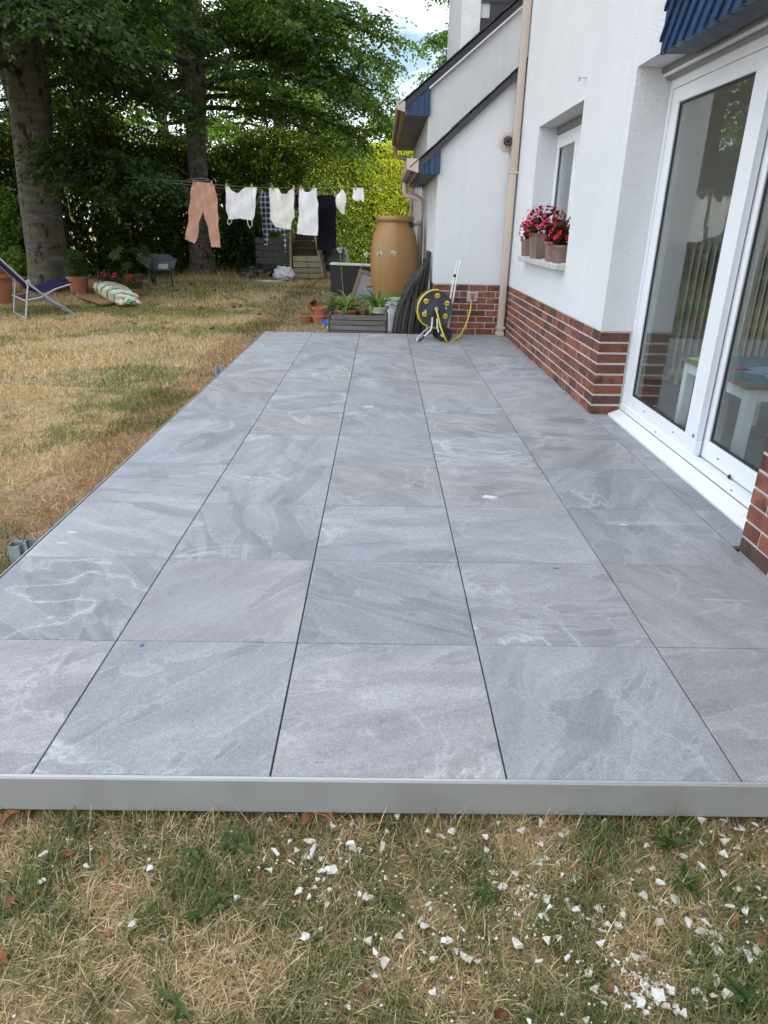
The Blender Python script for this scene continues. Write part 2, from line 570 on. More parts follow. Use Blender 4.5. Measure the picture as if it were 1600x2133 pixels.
M = dict(
    tile=tile_mat(), render=render_mat(), brick=brick_mat(), lawn=lawn_mat(), bark=bark_mat(), glass=glass_mat(),
    leaf=attr_mat('leaf', .42, .5, .35), hedge=attr_mat('hedge_leaf', .42, .5, .3), grass=attr_mat('grass_blade', .2, .7, .2), chip=None,
    mortar=pmat('mortar', (.47, .45, .42), .95, .2, 20, .5, 200, .003),
    concrete=pmat('concrete', (.20, .20, .195), .9, .25, 9, .5, 80, .004),
    dark=pmat('dark_void', (.02, .02, .02), .9, .1),
    alu=pmat('grey_aluminium', (.335, .345, .335), .5, .08, 3, .06, 300, .001, metal=.2, dirt=(.30, .29, .265)),
    aluedge=pmat('aluminium_edge', (.46, .475, .48), .45, .03, 3, 0, metal=.6),
    galv=pmat('galvanised_steel', (.34, .40, .44), .5, .25, 14, .1, 120, .001, metal=.5),
    upvc=pmat('white_upvc', (.74, .765, .80), .32, .03, 3, .02, 100, .001),
    upvc_dirty=pmat('white_sill', (.74, .765, .79), .4, .05, 5, .03, 100, .001, dirt=(.60, .57, .52)),
    beige=pmat('beige_upvc', (.52, .43, .36), .45, .06, 4, .03, 80, .001),
    beige_old=pmat('weathered_beige_upvc', (.40, .31, .22), .55, .2, 5, .05, 80, .001, dirt=(.22, .16, .10)),
    blue=wood_mat('blue_painted_board', (.032, .064, .135), .45, .36, 'Z', .22),
    navy=pmat('navy_soffit', (.014, .022, .05), .5, .2, 5, .05),
    slate=pmat('dark_slate', (.036, .038, .046), .6, .3, 9, .3, 60, .003, rnd=.25),
    grey_metal=pmat('grey_shutter', (.17, .175, .18), .45, .1, 5, .05),
    rubber=pmat('black_rubber', (.018, .018, .02), .6, .2, 10, .1),
    black=pmat('black_panel', (.010, .010, .012), .45, .2, 6, .03),
    stone_sill=pmat('stone_sill', (.46, .46, .44), .9, .15, 10, .4, 90, .003, dirt=(.3, .29, .26)),
    terra=pmat('terracotta', (.32, .115, .060), .8, .16, 7, .25, 90, .002, rnd=.15, dirt=(.34, .20, .14)),
    terra_old=pmat('weathered_terracotta', (.22, .145, .12), .85, .2, 8, .3, 90, .002, rnd=.15, dirt=(.26, .22, .20)),
    pot_dark=pmat('brown_plastic_pot', (.085, .062, .055), .6, .2, 7, .1, rnd=.1),
    pot_white=pmat('cream_bowl', (.60, .58, .52), .5, .08, 6, .1),
    soil=pmat('potting_soil', (.030, .022, .016), .95, .4, 30, .8, 120, .008),
    barrel=pmat('tan_plastic_barrel', (.295, .165, .060), .42, .06, 2.5, .12, 160, .001),
    planter=wood_mat('weathered_grey_wood', (.19, .175, .165), .4, .85, 'X', .2),
    pale_wood=wood_mat('pale_green_wood', (.30, .265, .18), .25, .85, 'X', .12, green=(.17, .17, .10)),
    pale_wood_z=wood_mat('pale_green_post', (.30, .265, .18), .25, .85, 'Z', .12, green=(.17, .17, .10)),
    brown_wood=wood_mat('brown_board', (.27, .165, .075), .25, .7, 'X', .1),
    dark_wood=wood_mat('black_stained_wood', (.062, .060, .055), .45, .7, 'Z', .35),
    frame_wood=wood_mat('brown_frame_wood', (.20, .125, .08), .25, .7, 'X', .1),
    mesh_grey=pmat('grey_mesh', (.19, .20, .215), .7, .12, 40, .4, 400, .002),
    white_tube=pmat('white_painted_tube', (.70, .72, .75), .35, .05, 6, .02),
    reel=pmat('charcoal_plastic', (.040, .048, .062), .5, .12, 6, .05),
    yellow=pmat('yellow_hose', (.62, .47, .035), .45, .08, 8, .05),
    purple=cloth_mat('purple_sling', (.035, .022, .085)),
    tube_grey=pmat('pale_grey_tube', (.33, .37, .41), .4, .06, 6, .02),
    barrow=pmat('grey_barrow_plastic', (.075, .095, .112), .5, .15, 5, .1, 60, .002, dirt=(.15, .16, .16)),
    paper=pmat('white_label', (.62, .62, .60), .7, .1, 60, 0),
    plast_dark=pmat('dark_sheet', (.012, .016, .016), .3, .3, 8, .3, 20, .02),
    plast_green=pmat('dark_green_bag', (.016, .028, .024), .45, .3, 8, .4, 12, .02),
    white_plastic=pmat('white_plastic_sack', (.62, .63, .64), .45, .12, 9, .4, 14, .02, dirt=(.32, .36, .42)),
    pink=pmat('pink_petal', (.60, .035, .12), .8, .2, 30, 0, spec=.08), red=pmat('red_petal', (.50, .016, .014), .8, .25, 30, 0, spec=.08),
    peg=wood_mat('peg_wood', (.40, .28, .15), .2, .8, 'Z', .2),
    wire=pmat('white_line', (.6, .6, .6), .6, .05),
    steel=pmat('zinc', (.45, .45, .45), .4, .1, metal=.9),
    brass=pmat('brass', (.40, .24, .10), .4, .1, metal=.8),
    copper=pmat('red_plastic', (.45, .07, .04), .5, .1),
    bamboo=wood_mat('bamboo', (.45, .25, .09), .2, .6, 'Z', .2),
    pants=cloth_mat('salmon_cotton', (.54, .325, .24)), white_c=cloth_mat('white_cotton', (.76, .765, .78)), cream_c=cloth_mat('cream_cotton', (.74, .73, .69)),
    navy_c=cloth_mat('black_cotton', (.010, .011, .017)), check_c=cloth_mat('checked_cotton', (.018, .024, .060), True),
    blue_plast=pmat('blue_plastic', (.03, .14, .55), .5, .2),
    bottle=glass_mat('clear_bottle', (.80, .90, .95)),
    room_wall=pmat('room_plaster', (.74, .74, .71), .9, .03), room_floor=pmat('room_floor_tile', (.20, .20, .205), .45, .2, 3, .1, 40),
    radiator=pmat('cream_radiator', (.58, .57, .50), .4, .03), teal=pmat('teal_table_top', (.05, .16, .20), .5, .15), lime=pmat('lime_paper', (.55, .66, .05), .6, .05),
    bluepaper=pmat('blue_print', (.25, .36, .62), .6, .1), tan=pmat('tan_card', (.42, .31, .21), .7, .15),
    dleaf=pmat('dry_leaf', (.20, .085, .035), .8, .35, 14, .3, 60, .004, rnd=.35),
)
def chip_mat():
    m = NT('white_stone_chip')
    r = m.rand()
    c = m.ramp(r, [(0, (.52, .45, .35)), (.3, (.66, .62, .54)), (.7, (.74, .72, .67)), (1, (.82, .815, .79))])
    c = m.mix(m.ramp(m.noise(scale=60, detail=4), [(.45, 0), (.7, .6)]), c, (.42, .36, .28))
    m.base(c); m.rough(.9); m.spec(.2)
    m.bump(m.noise(scale=200, detail=4), .5, .002)
    return m.mat
M['chip'] = chip_mat()
M['violet'] = pmat('violet_petal', (.22, .14, .40), .8, .2, spec=.1)
M['dark_plank'] = wood_mat('dark_brown_plank', (.07, .05, .035), .3, .9, 'X', .2)  # darker brown for the bin's back and side planks
M['cord'] = pmat('grey_cord', (.25, .25, .24), .7, .1)
M['bark_dark'] = pmat('branch_bark', (.035, .030, .024), .9, .3, 12, .4, 60, .004)

# ================================================================ SETTING
GZ = -0.13
# lawn sheet, fine near the camera, reaching the horizon
def lawn_h(x, y):
    return GZ + .012 * np.sin(x * 2.1 + .5) * np.cos(y * 1.7) + .008 * np.sin(x * 5.3 + y * 4.1) - .012
gx = np.unique(np.concatenate([np.linspace(-400, -12, 14), np.linspace(-12, 4, 65), np.linspace(4, 400, 14)]))
gy = np.unique(np.concatenate([np.linspace(-400, -4, 14), np.linspace(-4, 24, 113), np.linspace(24, 500, 14)]))
GX, GY = np.meshgrid(gx, gy)
GV = np.stack([GX.ravel(), GY.ravel(), lawn_h(GX, GY).ravel()], 1)
nx = len(gx)
gi = (np.arange(len(gy) - 1)[:, None] * nx + np.arange(nx - 1)[None, :]).ravel()
lawn = np_mesh('lawn', GV, np.stack([gi, gi + 1, gi + nx + 1, gi + nx], 1), None, M['lawn'])
lawn.data.shade_smooth()
tag(lawn, 'dry yellowed garden lawn around the paved terrace', kind='structure')

# patio ------------------------------------------------------------
patio = tag(thing('patio', 'raised terrace of large grey stone-effect tiles', None, (0, 3, 0)), kind='structure')
box_part('concrete_base', (-1.165, 1.86, -.565, 6.93, -.32, -.045), M['concrete'], patio)
box_part('joint_bed', (-1.2, 1.97, -.59, 6.94, -.040, -.0215), M['dark'], patio)
XE = [-2 * T, -T, 0, T, 2 * T, 1.845]
YE = [-.598] + [k * T for k in range(0, 12)] + [6.948]
_tm = {}
def tile(x0, x1, y0, y1):
    gx_, gy_ = .0022, .0013
    w, h = round(x1 - x0 - 2 * gx_, 4), round(y1 - y0 - 2 * gy_, 4)
    if (w, h) not in _tm:
        me = MB().box(-w / 2, w / 2, -h / 2, h / 2, -.02, 0).mesh('tile', .0016, 1)
        me.materials.append(M['tile'])
        _tm[(w, h)] = me
    o = bpy.data.objects.new('tile', _tm[(w, h)])
    COL.objects.link(o)
    o.parent = patio
    o.location = Vector(((x0 + x1) / 2, (y0 + y1) / 2, random.uniform(-.0009, .0006))) - patio.location
    o.rotation_euler = (random.uniform(-.0012, .0012), random.uniform(-.0012, .0012), 0)
for i in range(5):
    for j in range(len(YE) - 1):
        tile(XE[i], XE[i + 1], YE[j], YE[j + 1])
ys = [.80] + [k * T for k in range(2, 6)] + [3.055]
for j in range(len(ys) - 1):
    tile(1.845, 1.978, ys[j], ys[j + 1])
# aluminium edging: front face, thin upper lip, left side
MB().box(-1.2115, 1.862, -.6135, -.6075, -.104, .0005).build('edge_trim', M['alu'], patio, .0012)
MB().box(-1.2115, 1.862, -.6075, -.5985, -.012, .0015).build('edge_lip', M['aluedge'], patio, .001)
MB().box(-1.2155, -1.2115, -.6075, 6.955, -.085, .0010).build('edge_trim', M['alu'], patio, .001)
MB().box(-1.2115, -1.2085, -.6, 6.955, -.012, .0018).build('edge_lip', M['aluedge'], patio)

# grass ------------------------------------------------------------
from mathutils import noise as mnoise
def fbm(x, y, s, seed=0):
    """cheap value noise, vectorised"""
    def h(i, j):
        n = np.sin(i * 127.1 + j * 311.7 + seed * 74.7) * 43758.5453
        return n - np.floor(n)
    t = np.zeros_like(x)
    amp, tot = 1.0, 0
    for o in range(4):
        X, Y = x * s, y * s
        i, j = np.floor(X), np.floor(Y)
        fx, fy = X - i, Y - j
        fx, fy = fx * fx * (3 - 2 * fx), fy * fy * (3 - 2 * fy)
        t += amp * ((h(i, j) * (1 - fx) + h(i + 1, j) * fx) * (1 - fy) + (h(i, j + 1) * (1 - fx) + h(i + 1, j + 1) * fx) * fy)
        tot += amp
        amp *= .5
        s *= 2.03
    return t / tot

def blades(name, x, y, hmin, hmax, wmin, wmax, greenbias=0.0, flat=.5, gsc=1.1, label=None, zoff=0.0, gcon=4.2):
    n = len(x)
    g = fbm(x, y, gsc, 3) + .35 * (fbm(x, y, gsc * 6, 9) - .5) + greenbias
    isg = rng.random(n) < np.clip((g - .47) * gcon + .24, .05, .92)
    bare = fbm(x, y, gsc * 1.6, 21)
    keep = rng.random(n) < np.clip((bare - .25) * 4, .25, 1)
    x, y, isg = x[keep], y[keep], isg[keep]
    n = len(x)
    z = lawn_h(x, y) + zoff
    az = rng.random(n) * 2 * np.pi
    lean = np.where(isg, rng.uniform(.15, 1.0, n), np.where(rng.random(n) < flat, rng.uniform(1.05, 1.5, n), rng.uniform(.3, 1.1, n)))
    L = rng.uniform(hmin, hmax, n) * np.where(isg, 1.0, 1.15)
    Wd = rng.uniform(wmin, wmax, n) * np.where(isg, 1.15, .8)
    d = np.stack([np.cos(az), np.sin(az)], 1)
    s = np.stack([-d[:, 1], d[:, 0], np.zeros(n)], 1)
    b = np.stack([x, y, z], 1)
    dirv = np.concatenate([d * np.sin(lean)[:, None], np.cos(lean)[:, None]], 1)
    bend = np.clip(lean + rng.uniform(.1, .7, n), 0, 1.62)
    dir2 = np.concatenate([d * np.sin(bend)[:, None], np.cos(bend)[:, None]], 1)
    b = b + np.array([0, 0, 1]) * (rng.random(n) * .012 * (lean > 1.0))[:, None]
    m = b + dirv * (L * .5)[:, None]
    t = m + dir2 * (L * .5)[:, None]
    hw = (s * Wd[:, None] * .5)
    V = np.stack([b - hw, b + hw, m - hw * .85, m + hw * .85, t], 1).reshape(-1, 3)
    i = np.arange(n)[:, None] * 5
    F = np.concatenate([i + [[0, 1, 3]], i + [[0, 3, 2]], i + [[2, 3, 4]]], 1).reshape(-1, 3)
    cg = np.array([[.135, .170, .050], [.185, .215, .075], [.105, .135, .045], [.25, .26, .11]])
    cs = np.array([[.63, .49, .28], [.50, .36, .19], [.70, .58, .38], [.34, .22, .12], [.57, .39, .20]])
    c = np.where(isg[:, None], cg[rng.integers(0, 4, n)], cs[rng.integers(0, 5, n)]) * rng.uniform(.7, 1.2, (n, 1))
    worn = (x > -1.75 + .35 * (fbm(x, y, 1.5, 31) - .5)) & (x < -1.2) & (y > .4) & (rng.random(n) < .75)
    c = np.where(worn[:, None], c * np.array([[.68, .56, .50]]), c)
    C = np.repeat(c, 5, 0).reshape(n, 5, 3)
    tipd = np.where(isg[:, None] & (rng.random((n, 1)) < .4), np.array([[.30, .24, .12]]), c)
    C[:, 4] = tipd
    if name == 'foreground_grass': C = C * np.array([.90, .93, .98])
    o = np_mesh(name, V, F, C.reshape(-1, 3), M['grass'])
    return tag(o, label, 'grass', kind='stuff')

def scatter(n, x0, x1, y0, y1):
    return rng.uniform(x0, x1, n), rng.uniform(y0, y1, n)
x, y = scatter(85000, -1.0, 1.75, -1.35, -.615)
blades('foreground_grass', x, y, .018, .066, .0013, .0034, +.05, .72, 6.0, 'short dry grass and straw in front of the terrace edge', gcon=2.4)
x, y = scatter(900, -1.0, 1.75, -.665, -.622)
blades('edge_grass', x, y, .04, .11, .0013, .003, -.02, .1, 4.0, 'longer grass tufts against the aluminium terrace edge')
def wedge(n, y0, y1, extra=0.4, xmax=-1.225):
    yy = np.sqrt(rng.uniform(y0 ** 2, y1 ** 2, n))
    xl = -(yy + 1.92) * .60 - extra
    return xl + (xmax - xl) * rng.random(n), yy
x, y = wedge(75000, .35, 4.2)
blades('lawn_grass', x, y, .022, .060, .002, .0042, -.07, .6, 1.1, 'dry lawn grass beside the left edge of the terrace')
x, y = wedge(95000, 4.2, 10.5)
blades('lawn_grass', x, y, .03, .075, .0035, .007, -.04, .5, .9, 'yellow-green lawn grass between the terrace and the trees')
x, y = wedge(75000, 10.5, 23, xmax=.6)
blades('lawn_grass', x, y, .05, .12, .006, .012, -.03, .4, .7, 'dry lawn grass below the trees and hedge')
x, y = scatter(9000, -1.3, .8, 6.99, 10.6)
blades('lawn_grass', x, y, .03, .08, .0035, .007, .03, .4, .8, 'dry grass behind the far edge of the terrace')
# taller dry stems under trees
x = rng.uniform(-7, -2.6, 2600); y = rng.uniform(15.5, 19.5, 2600)
blades('tall_grass', x, y, .15, .42, .005, .009, -.1, .1, .7, 'tall dry grass stems at the foot of the hedge')

# ================================================================ HOUSE
house = thing('house', 'white rendered house with red brick base, slate roofs and blue boards', 'house', (1.85, 4.0, 0))
WX = 1.845           # render face
RIDGE = 6.5
def zr1(x): return 1.976 + .872 * (x - .669)
def zr2(x): return 3.055 + .80 * (x - .577)

def wall_grid(mb, yc, zc, holes, x0, x1):
    """plate in the YZ plane between x0 and x1, cells in holes left open"""
    ny, nz = len(yc) - 1, len(zc) - 1
    solid = lambda i, j: 0 <= i < ny and 0 <= j < nz and (i, j) not in holes
    for i in range(ny):
        for j in range(nz):
            if not solid(i, j): continue
            a, b, c, d = yc[i], yc[i + 1], zc[j], zc[j + 1]
            mb.add([(x0, a, c), (x0, a, d), (x0, b, d), (x0, b, c)], [(0, 1, 2, 3)])
            mb.add([(x1, a, c), (x1, b, c), (x1, b, d), (x1, a, d)], [(0, 1, 2, 3)])
            if not solid(i - 1, j): mb.add([(x0, a, c), (x1, a, c), (x1, a, d), (x0, a, d)], [(0, 1, 2, 3)])
            if not solid(i + 1, j): mb.add([(x0, b, c), (x0, b, d), (x1, b, d), (x1, b, c)], [(0, 1, 2, 3)])
            if not solid(i, j - 1): mb.add([(x0, a, c), (x0, b, c), (x1, b, c), (x1, a, c)], [(0, 1, 2, 3)])
            if not solid(i, j + 1): mb.add([(x0, a, d), (x1, a, d), (x1, b, d), (x0, b, d)], [(0, 1, 2, 3)])
    return mb

PT = 0.612           # plinth top
DY0, DY1, DTOP = .755, 3.06, 2.222      # door opening
WY0, WY1, WZ0, WZ1 = 4.27, 5.94, 1.0, 2.222
mb = MB()
wall_grid(mb, [2.56, DY1, WY0, WY1, 6.995], [PT, WZ0, DTOP, 5.4], {(0, 0), (0, 1), (2, 1)}, WX, 2.16)
mb.build('wall', M['render'], house)
mb = wall_grid(MB(), [-9, -4.6, -1.1, DY0], [PT, DTOP, 5.4], {(1, 0)}, WX, 2.16)  # unseen opening added to let daylight into the room
mb.build('wall', M['render'], house)
wall_b = MB()
wall_b.box(2.06, 2.16, DY0, 2.56, 2.225, 5.4)
wall_b.build('wall', M['render'], house)
# far shell of the house (not seen, keeps the light out but for an added opening)
sh = MB()
sh.box(2.16, 11.0, -9.0, -8.8, -.3, 5.4)
sh.box(10.8, 11.0, -8.8, -5.0, -.3, 5.4)
sh.box(10.8, 11.0, 4.0, 6.99, -.3, 5.4)
sh.box(10.8, 11.0, -5.0, 4.0, -.3, .1)
sh.box(10.8, 11.0, -5.0, 4.0, 2.45, 5.4)  # leaves an unseen opening, added so the sun lights the room
sh.box(2.16, 10.8, 6.80, 6.99, PT, 5.4)
sh.box(2.65, 11.0, 6.99, 10.27, -.3, 5.4)  # unseen block added to keep sun off the upper gable
sh.box(2.16, 10.8, 4.12, 4.22, .05, 2.6)
sh.box(2.16, 10.8, -6.1, -6.0, .05, 2.6)
sh.build('room_wall', M['room_wall'], house)
box_part('room_floor', (2.17, 10.8, -8.8, 6.8, -.3, .045), M['room_floor'], house)
box_part('room_ceiling', (2.16, 10.8, -8.8, 6.8, 2.6, 2.8), M['room_wall'], house)
rf = MB()  # unseen roofs, ridge raised and masses extended to shade trees, lawn and upper gable
rf.prism([(1.55, -9.3, 5.35), (1.55, -9.3, 5.5), (RIDGE, -9.3, 12.5), (11.3, -9.3, 5.5), (11.3, -9.3, 5.35), (RIDGE, -9.3, 12.3)], (0, 16.3, 0))
rf.prism([(2.4, 7.0, 6.6), (2.4, 7.0, 6.75), (RIDGE, 7.0, 12.5), (11.3, 7.0, 5.5), (11.3, 7.0, 5.35), (RIDGE, 7.0, 12.3)], (0, 3.28, 0))
rf.prism([(3.4, 10.4, 5.5), (3.4, 10.4, 8.0), (RIDGE, 10.4, 12.4), (11.3, 10.4, 5.5)], (0, 5.3, 0))
rf.prism([(3.0, 15.81, -.2), (3.0, 15.81, 5.6), (RIDGE, 15.81, 6.6), (9, 15.81, 5.6), (9, 15.81, -.2)], (0, 2.9, 0))  # unseen rear block, added only to shade the lawn before the hedge
rf.build('roof', M['slate'], house)
for yy in (-9.0, 6.85, 10.12):
    MB().prism([(1.85 if yy < 7 else 2.65, yy, 5.4), (11.0, yy, 5.4), (RIDGE, yy, 12.2)] + ([(2.65, yy, 6.8)] if yy > 7 else []), (0, .13, 0)).build('gable_wall', M['render'], house)

# lower annex: solid block under its lean roof
mb = MB()
Y1, Y2 = 7.0, 10.3
mb.prism([(.915, Y1, PT), (9, Y1, PT), (9, Y1, 4.5), (RIDGE, Y1, zr1(RIDGE) - .1), (.915, Y1, zr1(.915) - .1)], (0, Y2 - Y1, 0))
annex = mb.build('annex_wall', M['render'], house)
mb = MB()
mb.prism([(.60, Y1 - .05, zr1(.60) - .095), (.60, Y1 - .05, zr1(.60) - .02), (RIDGE, Y1 - .05, zr1(RIDGE) - .02), (RIDGE, Y1 - .05, zr1(RIDGE) - .095)], (0, Y2 - Y1 + .05, 0))
roof1 = mb.build('roof', M['slate'], house)
def verge(parent, zr, x0, n, y, step=.205, ln=.33):
    c, s = math.cos(math.atan(.85)), math.sin(math.atan(.85))
    for k in range(n):
        xa = x0 + k * step * c
        d = Vector((c, 0, s))
        nrm = Vector((-s, 0, c))
        a = Vector((xa, y, zr(xa) - .012)) + nrm * (.016 + random.uniform(-.003, .004))
        m_ = MB().obox(a + d * ln / 2 - nrm * .006 + Vector((0, .16, 0)), d * ln / 2, Vector((0, .20, 0)), nrm * .006 + d * 0.0)
        o = m_.build('slate', M['slate'], parent, .002)
verge(roof1, zr1, .585, 9, Y1 - .045)
MB().prism([(.63, Y1 - .062, zr1(.63) - .11), (.63, Y1 - .062, zr1(.63) - .03), (1.835, Y1 - .062, zr1(1.835) - .03), (1.835, Y1 - .062, zr1(1.835) - .11)], (0, .012, 0)).build('verge_board', M['slate'], house)
def eave_end(parent, zr, xa, xb, zb, y, n):
    w = (xb - xa) / n
    for k in range(n):
        a, b = xa + k * w + .003, xa + (k + 1) * w - .003
        ta, tb = zr(a) - .10, zr(b) - .10
        if tb < zb + .01: continue
        ta = max(ta, zb + .004)
        MB().prism([(a, y, zb), (b, y, zb), (b, y, tb), (a, y, ta)], (0, .022, 0)).build('blue_board', M['blue'], parent, .002)
    MB().prism([(xa + .002, y + .008, zb + .003), (xb - .002, y + .008, zb + .003), (xb - .002, y + .008, zr(xb) - .105), (xa + .002, y + .008, max(zr(xa) - .105, zb + .006))], (0, .016, 0)).build('backing', M['navy'], parent)
eave1 = box_part('soffit', (.685, .912, Y1 - .03, 10.2, 1.838, 1.852), M['navy'], house)
eave_end(eave1, zr1, .69, .935, 1.836, Y1 - .052, 4)
box_part('fascia', (.682, .70, Y1 - .03, 10.2, 1.852, 1.99), M['beige_old'], house)
def gutter(xr, zt, y0, y1, mat, s=1.0):
    m_ = MB()
    pf = [(xr, 0, zt), (xr - .145 * s, 0, zt + .005), (xr - .135 * s, 0, zt - .10 * s), (xr - .02 * s, 0, zt - .135 * s), (xr, 0, zt - .135 * s)]
    m_.prism([(a, y0, c) for a, b, c in pf], (0, y1 - y0, 0))
    o = m_.build('gutter', mat, house, .004)
    e = MB().prism([(a * 1.0 + (.004 if i in (1, 2) else 0) - .004, y0 - .012, c + (.004 if i < 2 else -.004)) for i, (a, b, c) in enumerate(pf)], (0, .011, 0))
    e.build('end_cap', M['beige'], o, .003)
    return o
gutter(.683, 1.987, Y1 - .07, 9.75, M['beige_old'])
MB().tube([(.60, 9.35, 1.86), (.60, 9.35, 1.74), (.62, 9.35, 1.69), (.78, 9.30, 1.66), (.84, 9.28, 1.62), (.845, 9.27, 1.55), (.845, 9.27, -.1)], .044, 12).build('downpipe', M['beige'], house, smooth=True)
MB().tube([(.845, 9.25, 1.31), (.80, 9.05, 1.295), (.73, 8.93, 1.285)], .026, 10).build('overflow_pipe', M['beige'], house, smooth=True)

# upper part behind the annex
YU, YE2 = 10.3, 15.8
mb = MB()
mb.prism([(.965, YU, -.3), (9, YU, -.3), (9, YU, 6.2), (RIDGE, YU, zr2(RIDGE) - .1), (.965, YU, zr2(.965) - .1)], (0, YE2 - YU, 0))
mb.build('upper_wall', M['render'], house)
mb = MB()
mb.prism([(.50, YU - .06, zr2(.50) - .10), (.50, YU - .06, zr2(.50) - .02), (RIDGE, YU - .06, zr2(RIDGE) - .02), (10.5, YU - .06, 5.2), (10.5, YU - .06, 5.1), (RIDGE, YU - .06, zr2(RIDGE) - .10)], (0, YE2 - YU + .2, 0))
roof2 = mb.build('roof', M['slate'], house)
verge(roof2, zr2, .50, 14, YU - .055)
MB().prism([(.56, YU - .075, zr2(.56) - .125), (.56, YU - .075, zr2(.56) - .03), (3.2, YU - .075, zr2(3.2) - .03), (3.2, YU - .075, zr2(3.2) - .125)], (0, .012, 0)).build('verge_board', M['slate'], house)
MB().prism([(.96, YU - .072, zr2(.96) - .155), (.96, YU - .072, zr2(.96) - .128), (3.2, YU - .072, zr2(3.2) - .128), (3.2, YU - .072, zr2(3.2) - .155)], (0, .07, 0)).build('verge_strip', M['upvc'], house)
eave2 = box_part('soffit', (.60, .962, YU - .04, YE2, 2.853, 2.87), M['navy'], house)
eave_end(eave2, zr2, .612, .985, 2.85, YU - .062, 4)
box_part('fascia', (.597, .614, YU - .04, YE2, 2.87, 3.03), M['beige_old'], house)
gutter(.60, 3.035, YU - .08, YE2 - .1, M['beige_old'])
MB().tube([(.53, 15.2, 2.9), (.53, 15.2, 2.72), (.56, 15.2, 2.68), (.86, 15.1, 2.62), (.92, 15.05, 2.55), (.92, 15.0, -.1)], .045, 10).build('downpipe', M['beige_old'], house, smooth=True)
# dormer: white cheek corner and slate-hung front on the upper roof
dm = MB()
dm.box(1.44, 3.4, 10.44, 13.2, 3.55, 6.4)
dormer = dm.build('dormer', M['render'], house)
MB().box(1.42, 1.70, 10.40, 10.438, 3.62, 6.4).build('corner_board', M['upvc_dirty'], dormer, .003)
for r_ in range(7):
    for c_ in range(6):
        xa = 1.705 + c_ * .26 + (r_ % 2) * .13
        za = 3.9 + r_ * .24
        MB().obox((xa + .128, 10.424 - .006, za + .13), (.126, 0, 0), (0, .004, .0), (0, .006, .145)).build('slate', M['slate'], dormer)

# brick base ---------------------------------------------------------
mb = MB()
mb.box(1.8520, 2.155, DY1 + .0055, 6.99, -.32, PT - .002)
mb.box(1.8530, 2.155, -9, DY0 - .006, -.32, PT - .002)
mb.box(.925, 3, 7.0075, 10.28, -.32, PT - .002)
plinth = mb.build('brick_base', M['mortar'], house)
CP = .0763
_bm = {}
def brick(c, ln, face, dep=.10):
    key = (round(ln, 3), face, round(dep, 3), random.randint(0, 2))
    if key not in _bm:
        h = .0655
        x, y = (dep, ln) if face == 'x' else (ln, dep)
        me = MB().box(-x / 2, x / 2, -y / 2, y / 2, -h / 2, h / 2).mesh('brick', .0035, 1)
        for v in me.vertices:
            v.co += Vector((random.uniform(-1, 1), random.uniform(-1, 1), random.uniform(-1, 1))) * .0013
        me.materials.append(M['brick'])
        _bm[key] = me
    o = bpy.data.objects.new('brick', _bm[key])
    COL.objects.link(o)
    o.parent = plinth
    jt = Vector((random.uniform(-.0022, .0004) if face == 'x' else 0, 0 if face == 'x' else random.uniform(-.002, .002), random.uniform(-.001, .001)))
    o.location = Vector(c) - woff(plinth) + jt
BL = .2165
def run(face, p0, p1, fixed, odd0, sgn=1, rows=9, corner=0):
    """stretcher courses along one face between p0 and p1"""
    for r_ in range(rows):
        z = PT - .006 - CP * (r_ + .5)
        a = p0
        first = BL if (r_ + odd0) % 2 == 0 else .1025
        k = 0
        while a < p1 - .03:
            ln = first if k == 0 else BL
            ln = min(ln, p1 - a)
            if p1 - (a + ln) < .05: ln = p1 - a
            if face == 'x':
                dp_ = corner if (k == 0 and corner) else .10
                brick((fixed + dp_ / 2, a + ln / 2, z), ln, 'x', dp_)
            else: brick((a + ln / 2, fixed + .05, z), ln, 'y')
            a += ln + .0105
            k += 1
run('x', DY1 + .003, 6.985, 1.850, 0, corner=.212)                     # main wall below the window
run('x', DY0 - 1.6, DY0 - .003, 1.850, 1)                 # pier near the camera
run('y', .918, 1.842, 7.003, 0)                           # annex front
for r_ in range(9):                                       # reveal bricks beside the door
    z = PT - .006 - CP * (r_ + .5)
    brick((.9705, 7.16 + (r_ % 2) * .05, z), .2, 'x', .1)
    brick((.9705, 7.38 + (r_ % 2) * .05, z), .2, 'x', .1)

